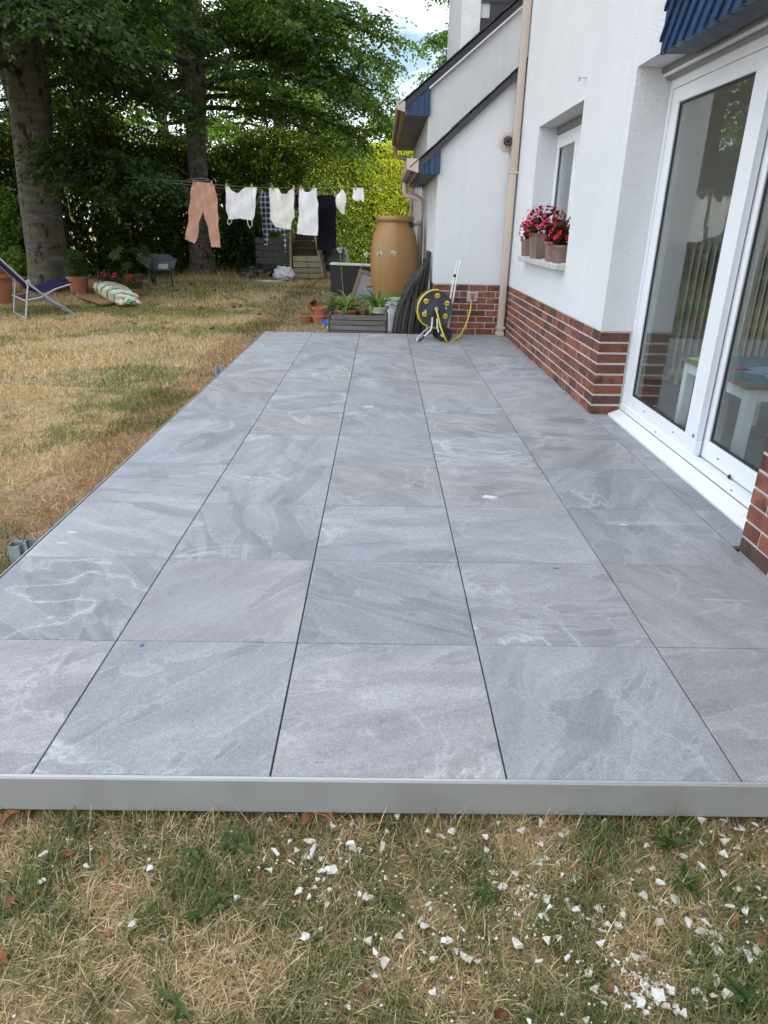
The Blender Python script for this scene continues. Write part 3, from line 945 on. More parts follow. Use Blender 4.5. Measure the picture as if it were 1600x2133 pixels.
# patio door ---------------------------------------------------------
fx0, fx1 = 2.07, 2.19
fr = MB()
fr.box(fx0, fx1, DY1 - .045, DY1 - .002, .05, 2.165)
fr.box(fx0, fx1, DY0 + .002, DY0 + .05, .05, 2.165)
fr.box(fx0, fx1, DY0 + .05, DY1 - .045, 2.10, 2.165)
fr.box(2.066, 2.10, DY0 + .002, DY1 - .003, .046, .094)
fr.box(2.10, fx1, DY0 + .05, DY1 - .045, .05, .080)
door = fr.build('patio_door', M['upvc'], house, .003)
MB().prism([(1.981, 0, -.05), (1.981, 0, .010), (1.984, 0, .016), (2.064, 0, .046), (2.064, 0, -.05)], (0, 2.29, 0)).build('threshold', M['upvc_dirty'], door, .002)
door.children[0].data.transform(Matrix.Translation((0, .762, 0)))
def sash(x0, x1, y0, y1, z0, z1, wl_, wr_, wb, wt):
    s_ = MB()
    s_.box(x0, x1, y0, y1, z0, z0 + wb)
    s_.box(x0, x1, y0, y1, z1 - wt, z1)
    s_.box(x0 + .0004, x1 - .0004, y0, y0 + wl_, z0 + wb, z1 - wt)
    s_.box(x0 + .0004, x1 - .0004, y1 - wr_, y1, z0 + wb, z1 - wt)
    o = s_.build('sash', M['upvc'], door, .004)
    g = MB()
    gw = .012
    g.box(x0 + .012, x0 + .020, y0 + wl_, y0 + wl_ + gw, z0 + wb, z1 - wt)
    g.box(x0 + .012, x0 + .020, y1 - wr_ - gw, y1 - wr_, z0 + wb, z1 - wt)
    g.box(x0 + .012, x0 + .020, y0 + wl_ + gw, y1 - wr_ - gw, z0 + wb, z0 + wb + gw)
    g.box(x0 + .012, x0 + .020, y0 + wl_ + gw, y1 - wr_ - gw, z1 - wt - gw, z1 - wt)
    g.build('gasket', M['rubber'], door)
    MB().box(x0 + .020, x0 + .024, y0 + wl_, y1 - wr_, z0 + wb, z1 - wt).build('pane', M['glass'], door)
    return o
sash(2.078, 2.122, 1.815, 3.012, .086, 2.098, .150, .105, .095, .085)
sash(2.130, 2.172, .80, 1.875, .086, 2.098, .085, .105, .105, .07)
mbx = MB()
for (xx, yy, zz) in ((2.0768, 2.62, .14), (2.0768, 2.12, .14), (2.128, 1.62, .135), (2.128, 1.1, .135), (2.0655, 2.35, .074), (2.0655, 1.3, .074)):
    mbx.box(xx, xx + .004, yy - .011, yy + .011, zz - .003, zz + .003)
mbx.build('drain_slot', M['rubber'], door)
MB().lathe((2.0775, 1.845, .20), [(.011, 0), (.011, .003)], 14, (-1, 0, 0)).build('screw_cap', M['grey_metal'], door)
# shutter slot and lintel trim
MB().box(2.035, 2.066, DY0, DY1 - .003, 2.150, 2.200).build('shutter_slat', M['grey_metal'], house, .004)
MB().box(2.005, 2.032, DY0, DY1 - .003, 2.185, 2.2215).build('shutter_rail', M['grey_metal'], house, .004)
MB().box(2.012, 2.05, DY0, DY1 - .003, 2.168, 2.184).build('shutter_strip', M['upvc_dirty'], house, .002)
# blue diagonal cladding over the door
clad = box_part('cladding_soffit', (1.822, 1.975, -2.5, 2.555, 2.192, 2.215), M['navy'], house)
def clip_poly(poly, a, b, c):
    out = []
    for i in range(len(poly)):
        p, q = poly[i], poly[(i + 1) % len(poly)]
        fp, fq = a * p[0] + b * p[1] - c, a * q[0] + b * q[1] - c
        if fp <= 0: out.append(p)
        if (fp < 0 < fq) or (fq < 0 < fp):
            t = fp / (fp - fq)
            out.append((p[0] + t * (q[0] - p[0]), p[1] + t * (q[1] - p[1])))
    return out
for k in range(-14, 26):
    y0 = 2.62 - k * .125
    poly = [(y0, 2.18), (y0 - .106, 2.18), (y0 - .106 - .88, 3.18), (y0 - .88, 3.18)]
    for cl in ((1, 0, 2.556), (0, 1, 3.16), (0, -1, -2.186), (-1, 0, 1.8)):
        poly = clip_poly(poly, *cl)
        if len(poly) < 3: break
    if len(poly) < 3: continue
    n_ = len(poly)
    # one long edge stands proud, like overlapping boards
    def px_(p): 
        t = ((p[0] + .88 * (p[1] - 2.18)) - y0) / -.118
        return 1.800 + .0 * t
    vs = [(px_(p), p[0], p[1]) for p in poly] + [(1.826, p[0], p[1]) for p in poly]
    fs = [tuple(range(n_)), tuple(range(2 * n_ - 1, n_ - 1, -1))] + [(i, (i + 1) % n_, n_ + (i + 1) % n_, n_ + i) for i in range(n_)]
    MB().add(vs, fs).build('blue_board', M['blue'], clad)
    rib = [(y0 + .004, 2.186), (y0 - .018, 2.186), (y0 - .018 - .86, 3.16), (y0 + .004 - .86, 3.16)]
    for cl in ((1, 0, 2.553), (-1, 0, 1.8)):
        rib = clip_poly(rib, *cl)
        if len(rib) < 3: break
    if len(rib) >= 3:
        MB().prism([(1.799, p[0], p[1]) for p in rib], (-.016, 0, 0)).build('rib', M['blue'], clad, .003)
box_part('cladding_backing', (1.827, 1.84, -2.5, 2.552, 2.216, 3.16), M['navy'], house)
MB().box(1.84, 2.06, -2.5, 2.556, 2.2155, 2.2235).build('lintel', M['render'], house)

# small window -------------------------------------------------------
wf = MB()
for b in ((2.045, 2.12, WY0 + .002, WY0 + .05, WZ0, 2.15), (2.045, 2.12, WY1 - .05, WY1 - .002, WZ0, 2.15), (2.045, 2.12, WY0 + .05, WY1 - .05, 2.10, 2.15),
          (2.045, 2.12, WY0 + .05, WY1 - .05, WZ0, WZ0 + .05)):
    wf.box(*b)
win = wf.build('window', M['upvc'], house, .003)
ymid = (WY0 + WY1) / 2
for a, b in ((WY0 + .052, ymid - .002), (ymid + .002, WY1 - .052)):
    s_ = MB()
    z0, z1 = WZ0 + .052, 2.098
    s_.box(2.035, 2.10, a, b, z0, z0 + .075); s_.box(2.035, 2.10, a, b, z1 - .075, z1)
    s_.box(2.0354, 2.0996, a, a + .075, z0 + .075, z1 - .075); s_.box(2.0354, 2.0996, b - .075, b, z0 + .075, z1 - .075)
    s_.build('sash', M['upvc'], win, .004)
    g = MB()
    g.box(2.052, 2.058, a + .075, a + .087, z0 + .075, z1 - .075); g.box(2.052, 2.058, b - .087, b - .075, z0 + .075, z1 - .075)
    g.build('gasket', M['rubber'], win)
    MB().box(2.06, 2.064, a + .075, b - .075, z0 + .075, z1 - .075).build('pane', M['glass'], win)
MB().box(2.03, 2.12, WY0 + .002, WY1 - .002, 2.152, 2.2195).build('shutter_box', M['grey_metal'], win, .003)
MB().box(1.765, 2.045, WY0 - .005, WY1 + .10, .945, .9965).build('window_sill', M['stone_sill'], house, .006)
MB().box(2.3, 2.32, WY0, WY1, 1.1, 2.3).build('curtain', M['room_wall'], house)

# downpipe, flue, tap, hook -------------------------------------------
dp = MB()
dp.box(1.742, 1.822, 6.885, 6.965, .03, 1.86)
dp.box(1.748, 1.828, 6.883, 6.963, 1.872, 5.2)
pipe = dp.build('downpipe', M['beige'], house, .012, 2, smooth=True)
for z in (1.866, .10):
    MB().box(1.732, 1.844, 6.877, 6.975, z - .014, z + .014).build('bracket', M['beige'], pipe, .004)
MB().box(1.728, 1.834, 6.872, 6.972, .002, .05).build('shoe', M['beige'], pipe, .008)
fl = at(1057, 295, Y=6.99)
flo = MB().lathe((fl.x, 7.0, fl.z), [(.102, 0), (.102, .014), (.07, .024), (.062, .02), (.062, .05), (.052, .05), (.052, .0)], 28, (0, -1, 0)).build('flue_terminal', M['beige'], house, smooth=True)
MB().lathe((fl.x + .002, 6.995, fl.z), [(.051, .0), (.051, .055), (.036, .062), (.034, .05), (.0, .05)], 24, (0, -1, 0)).build('flue_pipe', M['rubber'], flo, smooth=True)
mk = MB()
mk.tube([(fl.x + .03 * math.cos(t), 6.925, fl.z + .03 * math.sin(t)) for t in [i * .4 for i in range(17)]], .003, 6)
for t in (0, 1.57, 3.14, 4.71):
    mk.tube([(fl.x + .03 * math.cos(t), 6.926, fl.z + .03 * math.sin(t)), (fl.x + .055 * math.cos(t), 6.93, fl.z + .055 * math.sin(t))], .003, 6)
mk.build('flue_grille', M['grey_metal'], flo)
MB().tube([at(1059, 314, Y=6.985), at(1064, 328, Y=6.985), at(1069, 345, Y=6.985), at(1072, 352, Y=6.985)], .005, 6).build('cable', M['beige'], house)
hk = at(1218, 164, X=1.84)
ho = MB()
ho.tube([Vector((1.80, hk.y + .016 * math.cos(t), hk.z + .016 * math.sin(t))) for t in [i * 2 * math.pi / 12 for i in range(13)]], .004, 6, False)
ho.tube([(1.80, hk.y - .016, hk.z), (1.85, hk.y - .05, hk.z)], .004, 6)
ho.build('eye_hook', M['steel'], house)
tp = at(985, 616, Y=6.97)
tap = MB()
tap.tube([(tp.x, 7.01, tp.z - .02), (tp.x, 6.95, tp.z - .02), (tp.x, 6.93, tp.z - .035), (tp.x, 6.93, tp.z - .07)], .013, 10)
tap.tube([(tp.x - .035, 6.965, tp.z + .02), (tp.x + .035, 6.965, tp.z + .02)], .009, 8)
tap.tube([(tp.x, 6.965, tp.z - .02), (tp.x, 6.965, tp.z + .02)], .009, 8)
tap.build('wall_tap', M['brass'], house, smooth=True)
MB().box(tp.x - .07, tp.x + .06, 6.998, 7.002, tp.z - .07, tp.z + .05).build('mortar_patch', M['mortar'], house)

# ================================================================ TREES AND HEDGE
def leaf_colors(n, pal, var=.25, yellow=0.0):
    pal = np.array(pal)
    c = pal[rng.integers(0, len(pal), n)] * rng.uniform(1 - var, 1 + var, (n, 1))
    return c
BEECH = [(.022, .048, .014), (.030, .062, .015), (.040, .078, .017), (.018, .038, .013), (.050, .090, .020)]
BEECH_LIT = [(.048, .096, .020), (.066, .124, .024), (.082, .146, .027), (.038, .076, .018), (.105, .168, .032)]  # beech leaves again, colour lightened so the second crown looks sunlit
BRIGHT = [(.085, .170, .024), (.120, .21, .030), (.070, .14, .024), (.155, .23, .038)]
HEDGE = [(.050, .100, .016), (.070, .125, .018), (.090, .145, .022), (.040, .080, .014), (.12, .16, .024)]

def sprays(orig, dirs, per, slen, leafL, droop=.35, jitter=.35):
    """flat leafy twigs: leaves alternate along a drooping twig"""
    n = len(orig)
    dirs = unit(dirs)
    up = np.array([0, 0, 1.0])
    side = unit(np.cross(dirs, up) + 1e-4)
    t = np.linspace(.08, 1, per)[None, :, None]
    sl = (slen * rng.uniform(.6, 1.25, (n, 1, 1)))
    p = orig[:, None, :] + dirs[:, None, :] * sl * t - up * (droop * sl * t ** 2)
    sg = np.where(np.arange(per) % 2 == 0, 1, -1)[None, :, None]
    LL = leafL * rng.uniform(.65, 1.2, (n, per, 1))
    ld = unit(dirs[:, None, :] * .75 + side[:, None, :] * sg * .8 - up * .35 + rng.normal(0, jitter, (n, per, 3)))
    c = p + ld * LL * .55
    nn = unit(up + rng.normal(0, .45, (n, per, 3)))
    return c.reshape(-1, 3), ld.reshape(-1, 3), nn.reshape(-1, 3), LL.reshape(-1)

def limb_curve(p0, az, L, rise, droop, n=9, wob=.12):
    d = np.array([math.cos(az), math.sin(az)])
    s = np.array([-d[1], d[0]])
    ph = random.uniform(0, 6)
    pts = []
    for i in range(n):
        t = i / (n - 1)
        w = wob * L * math.sin(ph + t * 4) * t * .3
        xy = np.array(p0[:2]) + d * L * t + s * w
        z = p0[2] + L * (rise * t - droop * t * t)
        pts.append(np.array([xy[0], xy[1], z]))
    return pts

def make_tree(name, label, base, trunk_pts, trunk_r, limbs, pal, leafL, slen, per, ndense, group=None, leafmat='leaf', sub=9, subspr=9, flute=0, sdroop=(.2, .5)):
    root = thing(name, label, 'tree', base, group)
    mb = MB()
    pts = [Vector(p) for p in trunk_pts]
    # resample the trunk smoothly
    fine, rad = [], []
    for i in range(len(pts) - 1):
        for k in range(6):
            t = k / 6
            fine.append(pts[i].lerp(pts[i + 1], t)); rad.append(trunk_r[i] + (trunk_r[i + 1] - trunk_r[i]) * t)
    fine.append(pts[-1]); rad.append(trunk_r[-1])
    n = 20
    vs = []
    for i, p in enumerate(fine):
        for j in range(n):
            a = 2 * math.pi * j / n
            hz = max(0, 1 - (p.z - base[2]) / .7)
            k = 1 + flute * .10 * math.sin(3 * a + p.z * .7) + .03 * math.sin(5 * a + p.z * 1.9 + base[0]) + .10 * hz * (1 + math.sin(5 * a + 1))
            vs.append((p.x + rad[i] * k * math.cos(a), p.y + rad[i] * k * math.sin(a), p.z))
    fs = [(i * n + j, i * n + (j + 1) % n, (i + 1) * n + (j + 1) % n, (i + 1) * n + j) for i in range(len(fine) - 1) for j in range(n)]
    mb.add(vs, fs)
    mb.build('trunk', M['bark'], root, smooth=True)
    O, D = [], []
    for (h, az, L, rise, droop, r0) in limbs:
        k = min(range(len(fine)), key=lambda q: abs(fine[q].z - h))
        p0 = np.array(fine[k])
        c = limb_curve(p0, az, L, rise, droop)
        lb = MB()
        lb.tube(c, [r0 * (1 - .85 * i / (len(c) - 1)) + .008 for i in range(len(c))], 7)
        for q in range(sub):
            t = .18 + .82 * (q + random.random() * .8) / sub
            t = min(t, .99)
            i = min(int(t * (len(c) - 1)), len(c) - 2)
            fr_ = t * (len(c) - 1) - i
            p = c[i] * (1 - fr_) + c[i + 1] * fr_
            sgn = 1 if q % 2 else -1
            az2 = az + sgn * random.uniform(.5, 1.25)
            L2 = L * random.uniform(.24, .42) * (1.15 - .55 * t)
            c2 = limb_curve(p, az2, L2, random.uniform(-.05, .3), random.uniform(*sdroop), 6)
            lb.tube(c2, [.018 * (1 - .8 * i2 / 5) + .003 for i2 in range(6)], 4, False)
            for s_ in range(subspr):
                tt = (s_ + random.random()) / subspr
                i2 = min(int(tt * 5), 4)
                f2 = tt * 5 - i2
                pp = c2[i2] * (1 - f2) + c2[i2 + 1] * f2
                for g in range(ndense):
                    a3 = az2 + random.uniform(-1.5, 1.5)
                    O.append(pp + np.array([random.gauss(0, .10), random.gauss(0, .10), random.gauss(0, .10)]))
                    D.append((math.cos(a3), math.sin(a3), random.uniform(-.45, .25)))
        lb.build('limb', M['bark_dark'], root, smooth=True)
    O, D = np.array(O), np.array(D)
    c, d, nn, LL = sprays(O, D, per, slen, leafL)
    V, F = leaf_geo(c, d, nn, LL, LL * .62)
    cols = np.repeat(leaf_colors(len(c), pal), 4, 0)
    np_mesh('crown', V, F, cols, M[leafmat], root)
    return root, len(c)

def limbs_ring(hs, azs, Ls, rise=(.15, .5), droop=(.2, .55), r=.07):
    return [(h, a, L, random.uniform(*rise), random.uniform(*droop), r) for h, a, L in zip(hs, azs, Ls)]

# big beech at the left, trunk base at image (105, 605)
b1 = at(106, 604, Z=GZ)
tp1 = [(b1.x, b1.y, GZ - .1), (b1.x + .02, b1.y, .5), (b1.x + .06, b1.y, 1.5), (b1.x + .14, b1.y, 2.6), (b1.x + .26, b1.y, 3.7), (b1.x + .35, b1.y, 6), (b1.x + .3, b1.y, 10)]
L1 = []
for k in range(30):
    h = 3.5 + 6.2 * (k / 30) + random.uniform(-.2, .2)
    az_ = k * 2.4 + random.uniform(-.4, .4)
    L1.append((h, az_, random.uniform(3.6, 5.4) * (1 - .3 * (k / 30)) * (.72 if math.cos(az_) > .6 else 1), random.uniform(.15, .45), random.uniform(.35, .65), .08))
# boughs reaching towards the camera and the right, hanging low
L1 += [(4.3, -2.1, 4.2, .42, .56, .09), (4.5, -1.0, 4.4, .40, .60, .09), (4.3, -.7, 3.6, .38, .58, .09), (4.3, -1.45, 3.6, .40, .56, .07), (4.6, -1.2, 4.4, .42, .60, .09),
       (2.35, -.42, 2.9, .12, .30, .05), (2.25, -.62, 2.4, .10, .34, .04), (2.5, -.22, 3.1, .10, .30, .05), (4.8, -2.2, 5, .45, .6, .08), (5.2, -1.6, 5.4, .45, .6, .08)]
t1, n1 = make_tree('beech_tree', 'stout grey beech behind the deck chair, bark blotched black and yellow', (b1.x, b1.y, GZ), tp1,
                   [.44, .395, .375, .36, .37, .22, .1], L1, BEECH, .105, .42, 9, 3, flute=1, sub=11)
# fork stem and knot on the first trunk
kn = MB()
kn.tube([(b1.x + .10, b1.y - .02, 3.1), (b1.x - .18, b1.y + .05, 4.2), (b1.x - .55, b1.y + .2, 6), (b1.x - .8, b1.y + .3, 9)], [.24, .22, .18, .1], 14)
kn.build('stem', M['bark'], t1, smooth=True)
kn = MB()
ko = Vector((b1.x + .07, b1.y - .362, 1.98))
kn.lathe(ko, [(.16, -.02), (.15, .03), (.115, .045), (.09, .02), (.0, .015)], 18, (.1, -1, 0))
kn.build('knot', M['bark'], t1, smooth=True)

# second beech further back
b2 = at(424, 573, Z=GZ)
tp2 = [(b2.x, b2.y, GZ - .1), (b2.x - .02, b2.y, .6), (b2.x + .05, b2.y, 1.8), (b2.x + .08, b2.y, 3.0), (b2.x + .22, b2.y, 4.4), (b2.x + .34, b2.y, 7), (b2.x + .3, b2.y, 12)]
L2 = []
for k in range(36):
    h = 5.4 + 6.6 * (k / 36) + random.uniform(-.2, .2)
    az_ = k * 2.4 + random.uniform(-.4, .4)
    if math.sin(az_) < -.35: h = max(h, 7.4)
    L2.append((h, az_, random.uniform(4.2, 6.0) * (1 - .3 * (k / 36)) * (1 - .2 * max(0, math.cos(az_))), random.uniform(.1, .4), random.uniform(.2, .42), .09))
L2 += [(4.6, -.55, 4.9, .22, .36, .09), (4.9, -.25, 4.6, .25, .38, .09), (5.2, -.05, 4.9, .22, .30, .09), (5.0, -2.6, 5.0, .28, .46, .08),
       (5.4, -.7, 4.6, .26, .36, .09), (5.8, -.5, 4.8, .25, .34, .09), (5.5, -.35, 5.0, .22, .33, .09), (4.2, -.15, 4.2, .12, .34, .06),
       (4.0, .35, 4.4, .14, .36, .06), (4.3, .7, 4.6, .14, .34, .06), (4.6, 2.6, 4.6, .16, .36, .06), (4.4, 3.3, 4.4, .16, .36, .06)]
t2, n2 = make_tree('beech_tree', 'slimmer grey beech with forked trunk behind the hanging salmon trousers', (b2.x, b2.y, GZ), tp2,
                   [.35, .315, .265, .25, .26, .18, .08], L2, BEECH_LIT, .108, .44, 9, 3, sub=12, sdroop=(.08, .38))
kn = MB()
kn.tube([(b2.x + .10, b2.y, 3.5), (b2.x - .02, b2.y, 4.8), (b2.x - .12, b2.y + .1, 7), (b2.x - .4, b2.y + .2, 11)], [.20, .20, .15, .07], 14)
kn.build('stem', M['bark'], t2, smooth=True)
wr = MB()
for dz in (0, .06, .1):
    wz = at(420, 381, Y=b2.y - .3).z + dz
    wr.tube([(b2.x + .06 + .29 * math.cos(a), b2.y + .29 * math.sin(a), wz + .015 * math.sin(a * 2 + dz * 30)) for a in [i * 2 * math.pi / 24 for i in range(25)]], .008, 5, False)
wr.build('wire_loop', M['wire'], t2)

# trees beyond the hedge
def bg_tree(label, x, y, hh, rad, z0, nl, pal, lf=.17, seed=0, ndense=2):
    random.seed(seed)
    tp = [(x, y, GZ - .1), (x + .1, y, hh * .3), (x, y + .1, hh * .65), (x + .1, y, hh)]
    LB = []
    for k in range(nl):
        f = k / nl
        LB.append((z0 + (hh - z0) * f, k * 2.4 + random.uniform(-.5, .5), rad * random.uniform(.75, 1.1) * (1 - .55 * f ** 1.5), random.uniform(.1, .45), random.uniform(.15, .45), .06))
    return make_tree('tree', label, (x, y, GZ), tp, [.3, .24, .15, .04], LB, pal, lf, .6, 7, ndense, 'trees beyond the hedge', sub=8, subspr=7)
bg_tree('bright green tree beyond the hedge, seen between the two beech trunks', -8.2, 27.5, 11, 4.4, 2.6, 34, BRIGHT, seed=3)
bg_tree('green tree beyond the hedge at the left edge, behind the stout beech', -14.5, 26.5, 12, 4.8, 2.6, 30, BRIGHT, seed=5)
bg_tree('tall light green tree beyond the hedge, right of the forked beech', -4.0, 29.0, 12.5, 4.2, 2.6, 36, BRIGHT, seed=8)
bg_tree('low light green tree just left of the upper gutter', .5, 33.0, 5.9, 1.9, 2.4, 22, BRIGHT, .15, seed=13)
bg_tree('slender green tree showing above the slate roof beside the white dormer', 3.7, 29.5, 13.5, 2.1, 3.0, 34, BRIGHT, .15, seed=21)
random.seed(99)

# hedge: a clipped wall of small leaves on a woody core
HK = np.array([[-15.0, 15.1], [-6.3, 16.3], [-4.2, 19.4], [2.9, 25.2]])
hseg = np.linalg.norm(HK[1:] - HK[:-1], axis=1)
hcum = np.concatenate([[0], np.cumsum(hseg)])
hL = hcum[-1]
h1L = hcum[2]
def hedge_frame(s):
    """point on the hedge's front line, its direction and its outward normal"""
    s = np.asarray(s, float)
    k = np.clip(np.searchsorted(hcum, s, side='right') - 1, 0, len(hseg) - 1)
    dd = (HK[1:] - HK[:-1]) / hseg[:, None]
    p = HK[k] + dd[k] * (s - hcum[k])[:, None]
    d = dd[k]
    return p, d, np.stack([d[:, 1], -d[:, 0]], 1)
hedge = thing('hedge', 'tall clipped leafy hedge along the back of the garden', 'hedge', (-5.2, 20.6, GZ))
def hedge_top(s): return 3.15 + .22 * np.sin(s * .9) + .12 * np.sin(s * 2.3 + 1) + .55 * np.clip((s - 11) / 6, 0, 1)
def hedge_pts(n, s0, s1):
    s = rng.uniform(s0, s1, n)
    z = rng.random(n) ** .9
    top = hedge_top(s)
    bulge = .16 * (fbm(s, z * 3.2, .9, 5) - .5) + .10 * (fbm(s, z * 3.2, 2.6, 8) - .5)
    z = GZ + z * (top + .25 - GZ) + rng.normal(0, .03, n)
    dep = np.abs(rng.normal(0, .16, n)) - bulge
    topn = (z - top) 
    dep = np.where(topn > -.25, dep + rng.uniform(0, .8, n), dep)
    p, d, nv = hedge_frame(s)
    xy = p - nv * dep[:, None]
    return np.concatenate([xy, z[:, None]], 1), s, topn, nv
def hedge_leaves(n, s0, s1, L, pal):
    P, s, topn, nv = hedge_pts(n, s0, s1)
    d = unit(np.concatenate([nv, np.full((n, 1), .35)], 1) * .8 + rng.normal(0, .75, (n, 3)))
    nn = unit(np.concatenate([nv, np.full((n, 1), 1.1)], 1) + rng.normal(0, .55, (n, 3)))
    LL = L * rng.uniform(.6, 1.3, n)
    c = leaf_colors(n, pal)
    sunlit_gold = np.array([(.28, .34, .024), (.40, .43, .030), (.20, .29, .024), (.48, .47, .038)])[rng.integers(0, 4, n)] * rng.uniform(.7, 1.15, (n, 1))
    gp_ = np.clip((s - h1L - 2.6) / 3.6, 0, 1) * np.clip(.55 + (topn + 2.4) * .25, .25, 1) * .92 + .15 * (topn > -.5)  # sunlit yellow put into leaf colour, more to the right; young shoots on top
    c = np.where((rng.random(n) < gp_)[:, None], sunlit_gold, c)
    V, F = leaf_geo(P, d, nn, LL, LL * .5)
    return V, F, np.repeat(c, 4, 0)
A = hedge_leaves(80000, 0, h1L + .4, .085, [tuple(.55 * np.array(q)) for q in HEDGE])  # left stretch: shade put into the leaves by darkening their colours
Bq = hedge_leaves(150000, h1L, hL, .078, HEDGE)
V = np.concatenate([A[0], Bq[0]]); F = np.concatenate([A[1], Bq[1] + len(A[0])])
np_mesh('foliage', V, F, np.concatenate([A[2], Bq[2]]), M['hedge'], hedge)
# woody core
core = MB()
for k in range(170):
    s_ = random.uniform(0, hL)
    p, q_d, q_n = [w[0] for w in hedge_frame(np.array([s_]))]
    p = p - q_n * random.uniform(.25, .8)
    q = p + q_d * random.uniform(-.5, .5)
    core.tube([(p[0], p[1], GZ - .05), ((p[0] + q[0]) / 2 + random.uniform(-.1, .1), (p[1] + q[1]) / 2, 1.3), (q[0], q[1], float(hedge_top(s_)) - .2)], [.035, .022, .008], 5, False)
core.build('stems', M['bark'], hedge)
# inner leaf mass so that little light passes through
n = 42000
s = rng.uniform(0, hL, n); z = rng.uniform(.0, 1, n)
top = hedge_top(s) - .1
hp_, hdd, hnn = hedge_frame(s)
P = np.concatenate([hp_ - hnn * rng.uniform(.3, 1.0, n)[:, None], (GZ + z * (top - GZ))[:, None]], 1)
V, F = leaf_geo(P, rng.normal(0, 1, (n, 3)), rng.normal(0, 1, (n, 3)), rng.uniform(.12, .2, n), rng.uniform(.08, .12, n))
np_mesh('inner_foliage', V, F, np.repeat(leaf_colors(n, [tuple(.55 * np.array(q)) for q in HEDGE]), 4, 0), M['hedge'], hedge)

# leafy bushes in front of the hedge
def bush(name, label, c, rx, ry, rz, n, L, pal, group=None):
    root = thing(name, label, 'bush', (c[0], c[1], GZ), group)
    P = rng.normal(0, 1, (n, 3)); P = unit(P) * (rng.random((n, 1)) ** .45)
    P = P * np.array([rx, ry, rz]) * (1 + .3 * (fbm(P[:, 0] * 3 + 5, P[:, 2] * 3 + P[:, 1], 1.3, 4)[:, None] - .5)) + np.array(c)
    d = unit((P - np.array(c)) * .8 + rng.normal(0, .5, (n, 3)))
    nn = unit(np.array([0, -.3, 1])[None] + rng.normal(0, .5, (n, 3)))
    LL = L * rng.uniform(.6, 1.25, n)
    V, F = leaf_geo(P, d, nn, LL, LL * .6)
    keep = V.reshape(n, 4, 3)[:, :, 2].min(1) > GZ
    V = V.reshape(n, 4, 3)[keep].reshape(-1, 3)
    m_ = int(keep.sum())
    i = np.arange(m_)[:, None] * 4
    F = np.concatenate([i + [[0, 1, 2]], i + [[0, 2, 3]]], 1).reshape(-1, 3)
    np_mesh('foliage', V, F, np.repeat(leaf_colors(m_, pal), 4, 0), M['leaf'], root)
    st = MB()
    for k in range(9):
        a = random.uniform(0, 6.28)
        st.tube([(c[0] + .06 * math.cos(a), c[1] + .06 * math.sin(a), GZ - .03), (c[0] + rx * .4 * math.cos(a), c[1] + ry * .4 * math.sin(a), c[2]), (c[0] + rx * .7 * math.cos(a), c[1] + ry * .7 * math.sin(a), c[2] + rz * .7)], [.015, .01, .004], 5)
    st.build('stems', M['bark'], root)
    return root
DARKG = [(.022, .042, .014), (.030, .058, .016), (.040, .075, .018)]
c = at(515, 500, Y=18.6)
bush('bush', 'dark leafy bush left of the compost bin', (c.x, c.y, .75), 1.0, .7, .95, 5200, .11, DARKG)
c = at(20, 505, Y=15.5)
bush('bush', 'light green bush behind the stout beech at the left edge', (c.x - .2, c.y, .9), .8, .6, 1.1, 3600, .10, BRIGHT[:3])
print('leaves', n1, n2)

# ================================================================ THINGS BY THE WALL
def pot_profile(r0, r1, h, rim=.018, rh=.03, wall=.012):
    return [(0.0, 0.0), (r0, 0.0), (r1 - rim * .4, h - rh), (r1 + rim * .6, h - rh), (r1 + rim * .7, h), (r1 - wall, h), (r1 - wall - .004, h - .03), (0.0, h - .03)]

def pot(name, label, loc, r0, r1, h, mat, soil=True, tilt=None, group=None, rim=.016, rh=.03, n=24, cat='flower pot'):
    root = thing(name, label, cat, loc, group)
    mb = MB().lathe((0, 0, 0), pot_profile(r0, r1, h, rim, rh)[:-1] + [(r0 * .9, h * .12), (0, h * .12)], n)
    b = mb.build('pot_body', mat, root, smooth=True, world_space=False)
    if soil:
        MB().lathe((0, 0, h - .045), [(r1 - .014, 0), (0, .008)], n).build('soil', M['soil'], root, world_space=False)
    if tilt: root.rotation_euler = tilt
    return root

def strap_plant(parent, c, n, L, W, pal, spread=1.0, upright=.5):
    """arching strap leaves, world space"""
    V, F, C = [], [], []
    for k in range(n):
        a = random.uniform(0, 2 * math.pi)
        ln = L * random.uniform(.6, 1.1)
        e0 = random.uniform(upright, 1.35)
        d = Vector((math.cos(a), math.sin(a), 0))
        s = Vector((-d.y, d.x, 0))
        p = Vector(c) + d * random.uniform(0, .05) + s * random.uniform(-.03, .03)
        w = W * random.uniform(.7, 1.1)
        el = e0
        pts = [p.copy()]
        for q in range(6):
            p = p + (d * math.cos(el) + Vector((0, 0, 1)) * math.sin(el)) * ln / 6
            el -= random.uniform(.18, .40) * spread
            pts.append(p.copy())
        b = len(V)
        ws = [.5, .9, 1, 1, .85, .55, .05]
        col = np.array(random.choice(pal)) * random.uniform(.8, 1.2)
        for q, pp in enumerate(pts):
            V += [pp - s * w * ws[q] / 2 + Vector((0, 0, .15 * w)), pp, pp + s * w * ws[q] / 2 + Vector((0, 0, .15 * w))]
            C += [col] * 3
        for q in range(6):
            o = b + q * 3
            F += [(o, o + 1, o + 4, o + 3), (o + 1, o + 2, o + 5, o + 4)]
    return np_mesh('leaves', [tuple(v) for v in V], F, np.array(C), M['leaf'], parent)
AGA = [(.075, .165, .026), (.10, .20, .035), (.055, .125, .022), (.14, .23, .045)]

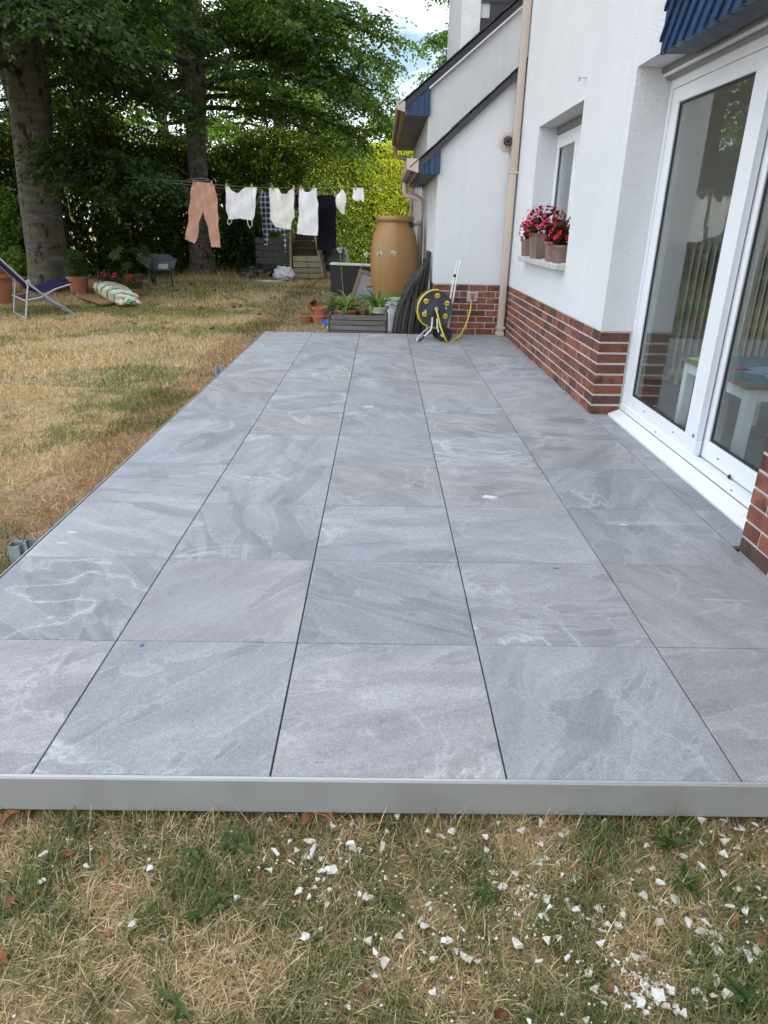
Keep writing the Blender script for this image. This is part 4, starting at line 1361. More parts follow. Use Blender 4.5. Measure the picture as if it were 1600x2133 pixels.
# rain barrel
bx, by = .452, 8.9
brl = thing('rain_barrel', 'tall tan plastic rain barrel beside the downpipe', 'rain barrel', (bx, by, GZ))
prof = [(0, GZ), (.235, GZ), (.255, -.05), (.285, .12), (.325, .38), (.352, .62), (.358, .78), (.345, .98), (.312, 1.14), (.272, 1.255), (.252, 1.30), (.246, 1.322)]
MB().lathe((bx, by, 0), prof, 48).build('body', M['barrel'], brl, smooth=True)
MB().lathe((bx, by, 0), [(.246, 1.318), (.268, 1.322), (.283, 1.345), (.283, 1.372), (.27, 1.392), (.245, 1.398), (.225, 1.392), (.21, 1.36), (0, 1.355)], 48).build('rim', M['barrel'], brl, smooth=True)
MB().lathe((bx + .235, by - .14, 1.28), [(.036, -.05), (.036, .02), (.03, .024), (0, .024)], 18, (.9, -.4, 0)).build('inlet_hole', M['rubber'], brl)
tpp = at(766, 597, Y=8.72)
tm = MB()
tm.tube([(tpp.x + .07, 8.76, tpp.z), (tpp.x + .01, 8.70, tpp.z), (tpp.x - .03, 8.66, tpp.z - .01), (tpp.x - .035, 8.655, tpp.z - .05)], .011, 8)
tm.tube([(tpp.x - .005, 8.69, tpp.z), (tpp.x - .005, 8.69, tpp.z + .04)], .006, 6)
tm.tube([(tpp.x - .03, 8.69, tpp.z + .04), (tpp.x + .02, 8.69, tpp.z + .04)], .006, 6)
tm.build('tap', M['brass'], brl, smooth=True)

# wooden planter box of weathered boards
py0, py1 = 7.22, 7.62
pl = thing('planter_box', 'low weathered grey plank planter box behind the terrace edge', 'planter', (-.03, 7.4, GZ))
px0, px1 = -.425, .36
for k in range(5):
    z0 = GZ - .01 + k * .0665
    e = random.uniform(-.012, .012)
    MB().box(px0 + .03 + e, px1 - .03 + e, py0, py0 + .024, z0, z0 + .0585).build('plank', M['planter'], pl, .003)
    MB().box(px0 + .035, px1 - .035, py1 - .024, py1, z0, z0 + .0585).build('plank', M['planter'], pl, .003)
    MB().box(px0, px0 + .024, py0 + .03, py1 - .03, z0, z0 + .0585).build('plank', M['planter'], pl, .003)
    MB().box(px1 - .024, px1, py0 + .03, py1 - .03, z0, z0 + .0585).build('plank', M['planter'], pl, .003)
for xx, yy in ((px0 + .014, py0 + .014), (px1 - .014, py0 + .014), (px0 + .014, py1 - .014), (px1 - .014, py1 - .014)):
    MB().box(xx - .014, xx + .014, yy - .012, yy + .012, GZ, .19).build('corner_post', M['dark_wood'], pl)
MB().box(px0 + .024, px1 - .024, py0 + .024, py1 - .024, GZ, .12).build('soil', M['soil'], pl)
bp = thing('plastic_scrap', 'crumpled bright blue plastic scrap beside the planter box corner', 'plastic scrap', (px0 - .05, py0 + .02, .0))
mbp = MB()
for k in range(10):
    c_ = Vector((random.gauss(0, .018), random.gauss(0, .012), random.gauss(0, .022)))
    mbp.obox(c_, Vector((random.uniform(-.02, .02), .006, .012)), Vector((0, .002, .001)), Vector((random.uniform(-.012, .012), 0, .018)))
mbp.build('scrap', M['blue_plast'], bp, world_space=False)
bp.location = at(679, 672, Y=7.25)

def pottedplant(label, u, v, Y, r, h, mat, n, L, W, scapes, name='potted_agapanthus'):
    c = at(u, v, Y=Y)
    root = pot(name, label, (c.x, c.y, c.z - h), r * .8, r, h, mat, rh=.025, cat='potted plant')
    strap_plant(root, (c.x, c.y, c.z - .03), n, L, W, AGA)
    for (fu, fv, dY) in scapes:
        e = at(fu, fv, Y=Y + dY)
        m0 = Vector((c.x, c.y, c.z - .03)).lerp(e, .5) + Vector((random.uniform(-.02, .02), 0, .0))
        MB().tube([(c.x + random.uniform(-.03, .03), c.y, c.z - .03), m0, e], [.006, .0045, .004], 6).build('flower_stem', M['stem'], root, smooth=True)
        V, F = [], []
        fb = MB()
        for q in range(34):
            dd = Vector((random.gauss(0, 1), random.gauss(0, 1), random.gauss(.2, 1))).normalized()
            pp = e + dd * random.uniform(.018, .036)
            s1 = dd.orthogonal().normalized()
            s2 = dd.cross(s1)
            fb.add([e + dd * .008, pp + s1 * .007, pp + dd * .012, pp - s1 * .007], [(0, 1, 2, 3)])
            fb.add([e + dd * .008, pp + s2 * .006, pp + dd * .011, pp - s2 * .006], [(0, 1, 2, 3)])
        fb.build('flower_head', M['whitepetal'], root)
    return root
M['stem'] = pmat('green_stem', (.13, .17, .06), .6, .2)
M['whitepetal'] = pmat('white_petal', (.62, .64, .55), .7, .1)
pottedplant('arching strap-leaved plant in the left terracotta trough of the planter box', 722, 644, 7.42, .155, .10, M['terra'], 54, .46, .032,
            [(708, 520, .1), (763, 530, .15)])
pottedplant('strap-leaved plant with two tall white flower heads in a cream bowl', 790, 638, 7.34, .125, .08, M['pot_white'], 56, .44, .030,
            [(791, 527, .1), (820, 526, .1)])
pottedplant('small grey-leaved plant between the two strap-leaved plants', 757, 648, 7.45, .06, .08, M['terra'], 26, .17, .014, [], 'potted_seedling')

# terracotta pots on the grass left of the planter
def gp(u, v, Y): return at(u, v, Y=Y)
c = at(640, 671, Z=GZ)
p_ = pot('flower_pot', 'wide terracotta bowl with small green plants, leftmost beside the planter', (c.x, c.y, GZ), .085, .125, .12, M['terra'], cat='flower pot')
strap_plant(p_, (c.x, c.y, GZ + .08), 40, .11, .018, AGA, .7)
c = at(668, 671, Z=GZ)
pot('flower_pot', 'orange terracotta pot lower of two nested beside the planter corner', (c.x, c.y - .1, GZ), .10, .128, .125, M['terra'], soil=False)
pot('flower_pot', 'broken orange terracotta pot nested on top of another', (c.x + .01, c.y - .1, GZ + .11), .085, .105, .13, M['terra'], soil=False, tilt=(.06, -.05, 0))
c = at(652, 652, Z=GZ)
pot('flower_pot', 'tipped terracotta square pot behind the small green bowl', (c.x - .02, c.y + .15, GZ + .07), .09, .11, .15, M['terra'], soil=False, tilt=(1.1, .2, .3), n=4)
c = at(684, 655, Z=GZ)
pot('flower_pot', 'broad dark brown plastic pot behind the planter corner', (c.x, c.y - .2, GZ), .11, .155, .21, M['pot_dark'], soil=False)
pot('flower_pot', 'small grey-brown pot with orange rim standing in the dark pot', (c.x + .015, c.y - .2, GZ + .20), .085, .115, .17, M['terra_old'], soil=False, tilt=(.0, .12, 0))
c = at(818, 648, Z=GZ)
pot('bucket', 'white plastic bucket between the barrel and the folded chairs', (.44, 8.02, GZ), .10, .135, .46, M['white_tube'], soil=False, cat='bucket', rim=.012, rh=.02)

# black cabinet with pale top and leaning framed screen
ba, bb2 = at(689, 617, Z=GZ), at(772, 622, Z=GZ)
cab = thing('cabinet', 'black box cabinet with a pale top standing on the lawn', 'cabinet', (ba.x + .5, ba.y + .3, GZ))
ctop = at(692, 553, Y=ba.y).z
MB().box(ba.x, ba.x + 1.05, ba.y, ba.y + .55, GZ, ctop).build('body', M['black'], cab, .004)
MB().obox((ba.x + .525, ba.y + .27, ctop + .014), (.54, 0, -.012), (0, .30, .0), (0, 0, .012)).build('top', M['pot_white'], cab, .003)
sl = at(728, 628, Z=GZ)
scn = thing('framed_screen', 'brown framed grey mesh screen leaning on the black cabinet', 'screen', (sl.x + .35, sl.y, GZ))
A0 = Vector((sl.x, sl.y, GZ)); ax = Vector((.72, .02, 0)); top_ = at(749, 560, Y=sl.y + .28) - A0
hgt = top_.length
up_ = top_.normalized()
xx_ = (ax - up_ * ax.dot(up_)).normalized()
nrm_ = xx_.cross(up_)
W_ = .80
def scr(a0, a1, b0, b1, name, mat, th=.014, off=0):
    MB().obox(A0 + xx_ * (a0 + a1) / 2 + up_ * (b0 + b1) / 2 + nrm_ * off, xx_ * (a1 - a0) / 2, up_ * (b1 - b0) / 2, nrm_ * th).build(name, mat, scn, .002)
scr(0, W_, 0, .07, 'frame_rail', M['frame_wood']); scr(0, W_, hgt - .07, hgt, 'frame_rail', M['frame_wood'])
scr(0, .07, .07, hgt - .07, 'frame_rail', M['frame_wood']); scr(W_ - .07, W_, .07, hgt - .07, 'frame_rail', M['frame_wood'])
scr(.07, W_ - .07, .07, hgt - .07, 'mesh_panel', M['mesh_grey'], .003, -.004)

# folded dark wooden chairs leaning on the annex wall
def folded_chair(label, xb, xt, y0, h, y1, bow):
    root = thing('folded_chair', label, 'folding chair', ((xb + xt) / 2, y0, GZ), 'folded dark wooden chairs leaning by the annex corner')
    def rail_pt(t, y): return Vector((xb + (xt - xb) * t + bow * math.sin(t * math.pi) * -1, y, GZ + h * t))
    for y in (y0, y1):
        pts = [rail_pt(i / 8, y) for i in range(9)]
        m_ = MB()
        for i in range(8):
            m_.bar(pts[i], pts[i + 1] + (pts[i + 1] - pts[i]) * .02, .030, .040, (1, 0, .2))
        m_.build('rail', M['dark_wood'], root)
        m2 = MB()
        m2.bar(rail_pt(.02, y) + Vector((.035, .028, 0)), rail_pt(.86, y) + Vector((-.035, .028, 0)), .022, .028, (1, 0, .2))
        m2.build('leg', M['dark_wood'], root)
    for k in range(5):
        t = .30 + k * .16
        p, q = rail_pt(t, y0), rail_pt(t, y1)
        MB().obox((p + q) / 2 + Vector((-.012, 0, 0)), (.008, 0, .002), (0, (y1 - y0) / 2 - .012, 0), (.004, 0, .024)).build('slat', M['dark_wood'], root)
folded_chair('folded dark slatted chair nearest the annex wall, tallest of the leaning stack', .815, .878, 7.34, 1.10, 7.74, .0)
folded_chair('second folded dark slatted chair from the annex wall', .725, .835, 7.28, 1.00, 7.66, .012)
folded_chair('third folded dark slatted chair from the annex wall', .630, .785, 7.22, .94, 7.60, .03)
folded_chair('fourth folded dark slatted chair from the annex wall', .535, .735, 7.16, .87, 7.54, .045)
folded_chair('folded dark slatted chair furthest from the annex wall, beside the planter', .435, .672, 7.10, .79, 7.48, .06)

# hose reel cart -------------------------------------------------------
RY = 6.52
reel = thing('hose_reel', 'grey and yellow garden hose reel cart on white tubes', 'hose reel', (1.0, RY, 0))
dc = at(908, 643, Y=RY - .09)
def rp(u, v, Y=RY): return at(u, v, Y=Y)
axis = Vector((.16, -1, .02)).normalized()
rr = .207
MB().lathe(dc, [(0, .02), (.045, .02), (.05, .012), (.10, .008), (.105, .0), (.185, -.004), (rr - .006, .004), (rr, -.004), (rr, -.018), (.09, -.022), (.085, -.19), (0, -.19)], 44, axis).build('drum', M['reel'], reel, smooth=True)
back = dc - axis * .195
MB().lathe(back, [(0, .012), (rr - .005, .012), (rr, .004), (rr, -.010), (0, -.012)], 44, axis).build('drum_plate', M['reel'], reel, smooth=True)
q0 = Vector((0, 0, 1)).rotation_difference(axis)
for k in range(6):
    a = math.pi / 6 * 1 + k * math.pi / 3 + .06
    # place knobs around the disc in its own plane
    kp = dc + q0 @ Vector((.148 * math.cos(a), .148 * math.sin(a), -.003))
    ob = MB().lathe(kp, [(.031, -.004), (.031, .008), (.027, .013), (0, .014)], 20, axis).build('knob', M['yellow'], reel, smooth=True)
    MB().obox(kp + axis * .0155, q0 @ Vector((.024, 0, 0)), q0 @ Vector((0, .0035, 0)), axis * .003).build('knob_grip', M['reel'], ob)
for a in (.2, 3.5):
    kp = dc + q0 @ Vector((.125 * math.cos(a), .125 * math.sin(a), .0))
    MB().obox(kp, q0 @ Vector((.006, .004, 0)), q0 @ Vector((-.006, .010, 0)), axis * .002).build('slot', M['white_tube'], reel)
coil = []
for k in range(260):
    t = k / 260
    a = t * 2 * math.pi * 8
    coil.append(dc - axis * (.030 + .15 * abs(((t * 3.1) % 2) - 1)) + q0 @ Vector(((.172 + .018 * t) * math.cos(a), (.172 + .018 * t) * math.sin(a), 0)))
MB().tube(coil, .011, 6).build('hose_coil', M['yellow'], reel, smooth=True)
lp_ = []
for k in range(30):
    a = 1.9 + k / 29 * 4.6
    e_ = .024 * math.sin(k / 29 * math.pi)
    lp_.append(dc - axis * .012 + q0 @ Vector(((.212 + e_) * math.cos(a + 1.2), (.212 + e_) * math.sin(a + 1.2), 0)))
# loose outer loop seen on the left side of the drum
lp_ = [at(u, v, Y=RY - .055) for u, v in ((914, 604), (903, 604), (890, 609), (879, 620), (871, 636), (869.5, 650), (872, 662), (880, 673), (893, 681), (908, 683), (920, 679))]
MB().tube(lp_, .0115, 8).build('hose_loop', M['yellow'], reel, smooth=True)
MB().lathe(dc + axis * .02, [(.022, 0), (.022, .02), (.016, .024), (.016, .04), (0, .04)], 16, axis).build('hose_connector', M['tube_grey'], reel, smooth=True)
tr = .0105
f0 = RY - .14
MB().tube([rp(901, 661, f0), rp(900, 678, f0), rp(897, 688, f0), rp(884, 701, f0)], tr, 10).build('front_leg', M['white_tube'], reel, smooth=True)
MB().tube([rp(884, 701, f0), rp(870, 712.5, f0 - .02)], tr * 1.25, 10).build('rubber_foot', M['rubber'], reel, smooth=True)
MB().tube([rp(869, 711, f0 - .01), rp(869, 704.5, f0 + .10), rp(885, 689, f0 + .20), rp(893, 683, f0 + .24)], tr * .8, 10).build('rear_leg', M['white_tube'], reel, smooth=True)
MB().tube([rp(911, 664, f0), rp(911, 682, f0), rp(914, 692, f0), rp(922, 701, f0)], tr, 10).build('wheel_leg', M['white_tube'], reel, smooth=True)
h1 = [rp(932.5, 687, RY + .08), rp(940, 645, RY + .08), rp(948, 600, RY + .08), rp(957, 556, RY + .08), rp(959.3, 547, RY + .08), rp(957, 543.5, RY + .10), rp(953.5, 545, RY + .12), rp(951, 556, RY + .13), rp(946, 580, RY + .13), rp(938, 624, RY + .13), rp(930, 662, RY + .13)]
MB().tube(h1, tr * .95, 10).build('handle', M['white_tube'], reel, smooth=True)
MB().tube([rp(948, 571, RY + .13), rp(947, 577.5, RY + .13)], .016, 10).build('handle_clip', M['rubber'], reel, smooth=True)
MB().lathe(dc + axis * .012 + Vector((0, 0, -.05)), [(.045, 0), (.045, .012), (0, .014)], 20, axis).build('hub_plate', M['rubber'], reel, smooth=True)
MB().obox(dc + axis * .016 + Vector((0, 0, -.11)), Vector((.03, 0, 0)), Vector((0, .006, 0)), Vector((0, 0, .075))).build('bracket', M['rubber'], reel, .004)
wc = at(926, 702, Y=RY - .12)
rw = .105
def wheel(c_):
    o = MB().lathe(c_, [(0, .012), (.05, .012), (.055, .022), (.088, .022), (rw, .012), (rw, -.012), (.088, -.022), (0, -.022)], 28, axis).build('wheel', M['rubber'], reel, smooth=True)
    w_ = MB()
    for k in range(18):
        a = 2 * math.pi * k / 18
        w_.obox(c_ + q0 @ Vector((rw * math.cos(a), rw * math.sin(a), 0)), q0 @ Vector((.004 * math.cos(a), .004 * math.sin(a), 0)), q0 @ Vector((-.009 * math.sin(a), .009 * math.cos(a), 0)), axis * .014)
    w_.build('tread', M['rubber'], o)
sw = Vector((0, 0, rw * .72 + .004 - wc.z)) 
rw = .075
wheel(Vector((wc.x, wc.y, rw + .005)))
wheel(Vector((wc.x - .045, wc.y + .24, rw + .005)))
MB().tube([(wc.x, wc.y, rw + .005), (wc.x - .045, wc.y + .24, rw + .005)], .008, 8).build('axle', M['tube_grey'], reel)
# hose from the drum to the wall tap
hp = [at(908, 643, Y=RY - .14), at(912, 656, Y=RY - .20), at(918, 680, Y=RY - .24), at(926, 702, Y=RY - .27), at(932, 712, Y=RY - .24), at(937, 714.5, Y=RY - .2), at(944, 709, Y=RY - .08),
      at(957, 700, Y=RY + .05), at(967, 684, Y=RY + .2), at(975, 664, Y=RY + .32), at(980, 645, Y=RY + .4), at(982, 630, Y=6.93)]
def smooth_pts(P, k=6):
    P = [Vector(p) for p in P]
    out = []
    for i in range(len(P) - 1):
        p0, p1, p2, p3 = P[max(i - 1, 0)], P[i], P[i + 1], P[min(i + 2, len(P) - 1)]
        for q in range(k):
            t = q / k
            out.append(.5 * ((2 * p1) + (-p0 + p2) * t + (2 * p0 - 5 * p1 + 4 * p2 - p3) * t * t + (-p0 + 3 * p1 - 3 * p2 + p3) * t ** 3))
    return out + [P[-1]]
MB().tube(smooth_pts(hp), .0105, 8).build('hose', M['yellow'], reel, smooth=True)
MB().tube([at(982, 630, Y=6.93), at(982.5, 624, Y=6.93)], .015, 10).build('hose_fitting', M['tube_grey'], reel, smooth=True)
MB().tube([at(982.5, 624, Y=6.93), at(983, 617, Y=6.93)], .016, 10).build('tap_adapter', M['copper'], reel, smooth=True)

# flower pots on the window sill ---------------------------------------
def begonia(label, loc, r, h, petals, n_f, hh, mat, sq=False, group='flower pots on the window sill'):
    root = pot('flower_pot', label, loc, r * .78, r, h, mat, rh=.022 if not sq else .012, rim=.01, n=4 if sq else 24, cat='flower pot')
    if sq: root.rotation_euler = (0, 0, R(45 + 8))
    n = 190
    P = rng.normal(0, 1, (n, 3)); P = unit(P) * rng.random((n, 1)) ** .5 * np.array([r * 1.1, r * 1.25, hh]) + np.array([0, 0, h + hh * .55])
    V, F = leaf_geo(P, rng.normal(0, 1, (n, 3)), unit(np.array([0, 0, 1.0])[None] + rng.normal(0, .5, (n, 3))), rng.uniform(.035, .06, n), rng.uniform(.03, .05, n))
    np_mesh('leaves', V, F, np.repeat(leaf_colors(n, [(.045, .016, .016), (.028, .030, .012), (.06, .02, .02)]), 4, 0), M['leaf'], root, world_space=False)
    for mat_, cnt in petals:
        fb = MB()
        for q in range(int(n_f * cnt * 1.7)):
            dd = Vector((random.gauss(0, 1), random.gauss(0, 1), random.gauss(.3, .8))).normalized()
            c_ = Vector((dd.x * r * 1.35, dd.y * r * 1.35, h + hh * .55 + dd.z * hh * random.uniform(.7, 1.1)))
            s1 = dd.orthogonal().normalized(); s2 = dd.cross(s1)
            for w_ in range(4):
                a = w_ * math.pi / 2 + random.random()
                e1 = s1 * math.cos(a) + s2 * math.sin(a); e2 = s1 * -math.sin(a) + s2 * math.cos(a)
                fb.add([c_, c_ + e1 * .014 + e2 * .010 + dd * .004, c_ + e1 * .022 + dd * .002, c_ + e1 * .014 - e2 * .010 + dd * .004], [(0, 1, 2, 3)])
        tag(fb.build('flowers', mat_, root, world_space=False), kind='stuff')
    return root
sz = .9965
begonia('tall square clay pot of pink begonias, largest on the window sill', (1.865, 5.32, sz), .165, .235, [(M['pink'], .75), (M['red'], .3)], 34, .17, M['terra_old'], True)
begonia('small clay pot of red begonias at the far end of the sill', (1.84, 5.93, sz), .078, .17, [(M['red'], .8), (M['pink'], .2)], 22, .15, M['terra_old'])
begonia('clay pot of red begonias on the sill next to the large square pot', (1.85, 4.78, sz), .085, .17, [(M['red'], 1.0)], 26, .14, M['terra_old'])
begonia('round clay pot of red and pink begonias at the near end of the sill', (1.862, 4.50, sz), .095, .15, [(M['red'], .8), (M['pink'], .3)], 26, .15, M['terra_old'])

# galvanised post brackets along the left edge
def bracket(label, x, y, rot, h, z0):
    root = thing('post_bracket', label, 'metal bracket', (x, y, GZ), 'galvanised brackets along the terrace edge')
    m_ = MB()
    w, d, t = .032, .024, .0035
    m_.box(-w, w, d - t, d, 0, h); m_.box(-w, -w + t, -d, d - t, 0, h); m_.box(w - t, w, -d, d - t, 0, h)
    m_.box(-w + t, -w * .55, -d, -d + t, 0, h); m_.box(w * .55, w - t, -d, -d + t, 0, h)
    m_.build('channel', M['galv'], root, .0012, world_space=False)
    MB().lathe((-.0, d - t - .001, h - .03), [(.006, 0), (.006, .003), (0, .003)], 10, (0, -1, 0)).build('bolt', M['steel'], root, world_space=False)
    root.rotation_euler = (0, 0, rot)
b_ = at(24, 1166, Z=GZ + .02)
bracket('galvanised channel bracket nearest the camera on the left terrace edge', -1.275, .815, R(8), .098, 0)
bracket('galvanised channel bracket at the left picture edge behind the nearest one', -1.345, .80, R(100), .09, 0)
bracket('galvanised channel bracket halfway along the left terrace edge', -1.285, 4.62, R(6), .145, 0)

# ================================================================ LAUNDRY
LA = Vector((.90, 8.05, 1.80))                      # hook on the annex wall
LB_ = Vector((b1.x + .42, b1.y - .12, 2.12))         # round the stout beech
def on_line(u, v, back=0.0):
    """point where the view ray meets the upright plane of the clothes line"""
    d = (u - 800) / FPX * _r2 + (1066.5 - v) / FPX * _u2 + _f
    n_ = Vector((LB_.y - LA.y, -(LB_.x - LA.x), 0)).normalized()
    if n_.y < 0: n_ = -n_
    p0 = LA + n_ * back
    k = (p0 - Vector(CAM)).dot(n_) / Vector(d).dot(n_)
    return Vector(CAM) + Vector(d) * k
ldir = (LB_ - LA); ldir.z = 0; ldir.normalize()
lnrm = Vector((ldir.y, -ldir.x, 0))
if lnrm.y < 0: lnrm = -lnrm
def clothes_line(name, label, back, vs, a, b):
    root = thing(name, label, 'clothes line', a)
    pts = [a] + [on_line(u, v, back) for u, v in vs] + [b]
    MB().tube(pts, .0018, 5).build('cord', M['cord'], root)
    return root
clothes_line('clothes_line', 'thin white clothes line carrying the salmon trousers and white tops', 0, [(760, 391), (700, 391.5), (640, 391.5), (560, 391), (500, 388.5), (430, 383), (402, 379)], LA, LB_)
clothes_line('clothes_line', 'rear clothes line carrying the checked shirt and black cloth', .32, [(720, 403), (660, 404), (600, 403), (545, 401)], LA + Vector((0, .33, 0)), LB_ + Vector((-.05, .3, .05)))

def pip(x, y, poly):
    ins = np.zeros(x.shape, bool)
    j = len(poly) - 1
    for i in range(len(poly)):
        xi, yi = poly[i]; xj, yj = poly[j]
        c_ = ((yi > y) != (yj > y)) & (x < (xj - xi) * (y - yi) / (yj - yi + 1e-12) + xi)
        ins ^= c_
        j = i
    return ins
def garment(name, label, cat, polys, mat, back=0.0, fold=.02, freq=18, step=.011, holes=(), pegs=(), seams=(), grp='washing on the line'):
    allp = [p for q in polys for p in q]
    u0, u1 = min(p[0] for p in allp), max(p[0] for p in allp)
    v0, v1 = min(p[1] for p in allp), max(p[1] for p in allp)
    org = on_line((u0 + u1) / 2, v0, back)
    root = thing(name, label, cat, org, grp)
    pxm = (on_line(u0 + 1, v0, back) - on_line(u0, v0, back)).length
    st = step / pxm
    us = np.arange(u0, u1 + st, st); vs_ = np.arange(v0, v1 + st, st)
    UU, VV = np.meshgrid(us, vs_)
    cu, cv = (UU[:-1, :-1] + UU[1:, 1:]) / 2, (VV[:-1, :-1] + VV[1:, 1:]) / 2
    ins = np.zeros(cu.shape, bool)
    for q in polys: ins |= pip(cu, cv, q)
    for q in holes: ins &= ~pip(cu, cv, q)
    ids = np.argwhere(ins)
    P00 = on_line(u0, v0, back); du = (on_line(u1, v0, back) - P00) / max(u1 - u0, 1e-6); dv = (on_line(u0, v1, back) - P00) / max(v1 - v0, 1e-6)
    ph = random.uniform(0, 6)
    a = (UU - u0) * pxm; b = (VV - v0) * pxm
    H = max(1e-3, (v1 - v0) * pxm)
    off = 1.7 * fold * (np.sin(a * freq + ph + 1.3 * np.sin(b * 4 + ph)) * (.35 + .65 * b / H) + .5 * np.sin(a * freq * 2.3 - b * 9 + ph * 2) * np.exp(-b / H * 2) + .35 * np.sin(b * 13 + a * 11))
    V = np.array(P00)[None, None] + (UU - u0)[..., None] * np.array(du) + (VV - v0)[..., None] * np.array(dv) + off[..., None] * np.array(lnrm)
    nu = len(us)
    base = ids[:, 0] * nu + ids[:, 1]
    F = np.stack([base, base + nu, base + nu + 1, base + 1], 1)
    used = np.unique(F); remap = np.zeros(V.shape[0] * V.shape[1], int); remap[used] = np.arange(len(used))
    o = np_mesh('cloth', V.reshape(-1, 3)[used], remap[F], None, mat, root)
    o.data.shade_smooth()
    sm = o.modifiers.new('smooth', 'SMOOTH'); sm.factor = .5; sm.iterations = 3
    so = o.modifiers.new('solid', 'SOLIDIFY'); so.thickness = .005; so.offset = 0
    for k, (pts, w) in enumerate(seams):
        MB().tube([on_line(u, v, back) - lnrm * .012 for u, v in pts], w, 5).build('strap', mat, root, smooth=True)
    for (u, v) in pegs:
        p = on_line(u, v, back)
        m_ = MB()
        m_.obox(p + Vector((0, 0, .0)) - lnrm * .012, ldir * .006, lnrm * .005, Vector((0, 0, .036)))
        m_.obox(p + Vector((0, 0, .0)) + lnrm * .012, ldir * .006, lnrm * .005, Vector((0, 0, .036)))
        pg = thing('clothes_peg', 'small wooden clothes peg gripping the washing on the line', 'clothes peg', p, 'clothes pegs on the lines')
        m_.build('peg_body', M['peg'], pg, .001)
    return root
garment('trousers', 'salmon pink trousers hanging by the waist on the line', 'trousers',
        [[(402, 382), (408, 378.5), (425, 379.5), (440, 381), (448, 386), (452, 402), (456, 440), (464.5, 510), (443, 511), (437, 482), (428, 445), (426, 438), (422, 446), (415, 478), (407, 506), (387.5, 498), (393, 455), (397, 415)]],
        M['pants'], 0, .013, 14, pegs=[(404, 379), (441, 381)])
garment('camisole', 'white strappy camisole hanging upside down next to the trousers', 'top',
        [[(470.5, 387), (476, 389), (486, 398), (495, 402.5), (503, 398), (510, 390), (534, 389.5), (534, 430), (533, 448), (528, 458), (515, 456), (500, 454), (484, 457), (477, 456), (469, 440), (470, 410)]],
        M['white_c'], 0, .012, 22, pegs=[(472, 387), (525, 388)],
        seams=[([(477, 455), (475, 464), (478, 468), (483, 464), (485, 456)], .006), ([(516, 456), (518, 468), (522, 475), (526, 470), (526, 457)], .006)])
garment('tank_top', 'white tank top hung upside down with its round neckline at the bottom', 'top',
        [[(561, 391.5), (578, 392), (590, 404), (597, 403.5), (606, 394), (614, 391.5), (614.5, 430), (616, 450), (609, 462), (607, 477), (592, 475), (573, 472), (566, 462), (561, 455), (562, 430)]],
        M['cream_c'], 0, .012, 20, pegs=[(568, 391), (612, 391)], seams=[([(577, 470), (580, 462), (588, 456), (597, 456), (605, 462), (607.5, 472)], .004)])
garment('vest', 'long white sleeveless vest with scooped neck hanging by the shoulders', 'top',
        [[(624, 393), (631, 391.5), (634, 398), (640, 400), (649, 397), (653, 392), (660, 392), (660, 410), (664.5, 425), (663, 470), (663, 489), (641, 489), (618, 488), (621, 450), (623, 415)]],
        M['white_c'], 0, .010, 20, pegs=[(627, 391), (654, 391)])
garment('cap', 'white cap pegged by its edge on the line', 'cap',
        [[(711.5, 392.5), (716, 396), (721, 402), (724.5, 413), (723.5, 424), (720.5, 432), (721, 443), (718, 446.5), (712, 445.5), (705, 438), (700, 430), (697, 418), (698, 411), (706, 403)]],
        M['cream_c'], 0, .022, 16, pegs=[(711.5, 391)])
garment('bib', 'small white baby garment pegged last on the line', 'baby garment',
        [[(736, 391), (755, 391), (756, 401), (760, 407), (759, 420), (755, 421), (752, 416), (745, 419), (738, 417), (734, 410), (736, 402)]],
        M['white_c'], 0, .012, 26, pegs=[(741, 390)])
garment('checked_shirt', 'navy and white checked shirt hanging behind the white tank top', 'shirt',
        [[(536, 402), (562, 401), (600, 403), (601, 470), (599, 515), (592, 518), (588, 480), (575, 482), (565, 478), (558, 510), (550, 513), (546, 480), (548, 460), (540, 430)]],
        M['check_c'], .32, .014, 16, pegs=[(547, 401)])
garment('towel', 'large black cloth hanging on the rear line beside the white vest', 'towel',
        [[(614, 405), (660, 406), (698, 406), (701, 440), (704, 513), (690, 518), (663, 518), (664, 470), (662, 430), (617, 432)]],
        M['navy_c'], .32, .010, 12, pegs=[(662, 404), (698, 404)])

# ================================================================ BACK OF THE GARDEN
# compost bin with sloping frame
cb = at(640, 581, Z=GZ)
cbin = thing('compost_bin', 'pale wooden plank compost bin under the hanging white vest', 'compost bin', (cb.x, cb.y, GZ))
YC = cb.y
def cp(u, v, dy=0): return at(u, v, Y=YC + dy)
rows_ = [(533, 545), (545.5, 557), (557.5, 568.5), (569, 580.5)]
for (va, vb) in rows_:
    ta, tb = (va - 533) / 48, (vb - 533) / 48
    xl, xr = lambda t: 610 + 1.5 * t, lambda t: 663 + 9 * t
    for (ua, ub) in ((0, .52), (.53, 1)):
        q = [cp(xl(ta) + (xr(ta) - xl(ta)) * ua, va + .4), cp(xl(ta) + (xr(ta) - xl(ta)) * ub, va + .4), cp(xl(tb) + (xr(tb) - xl(tb)) * ub, vb - .5), cp(xl(tb) + (xr(tb) - xl(tb)) * ua, vb - .5)]
        MB().prism(q, (0, .03, 0)).build('plank', M['pale_wood'], cbin, .003)
pa, pb = cp(655, 486, .05), cp(674, 578, .05)
MB().bar(pa, pb, .05, .05, (0, 1, 0)).build('post', M['pale_wood_z'], cbin)
pa, pb = cp(604.5, 486, .05), cp(606.5, 583, .05)
MB().bar(pa, pb, .05, .05, (0, 1, 0)).build('post', M['pale_wood_z'], cbin)
bk = .85
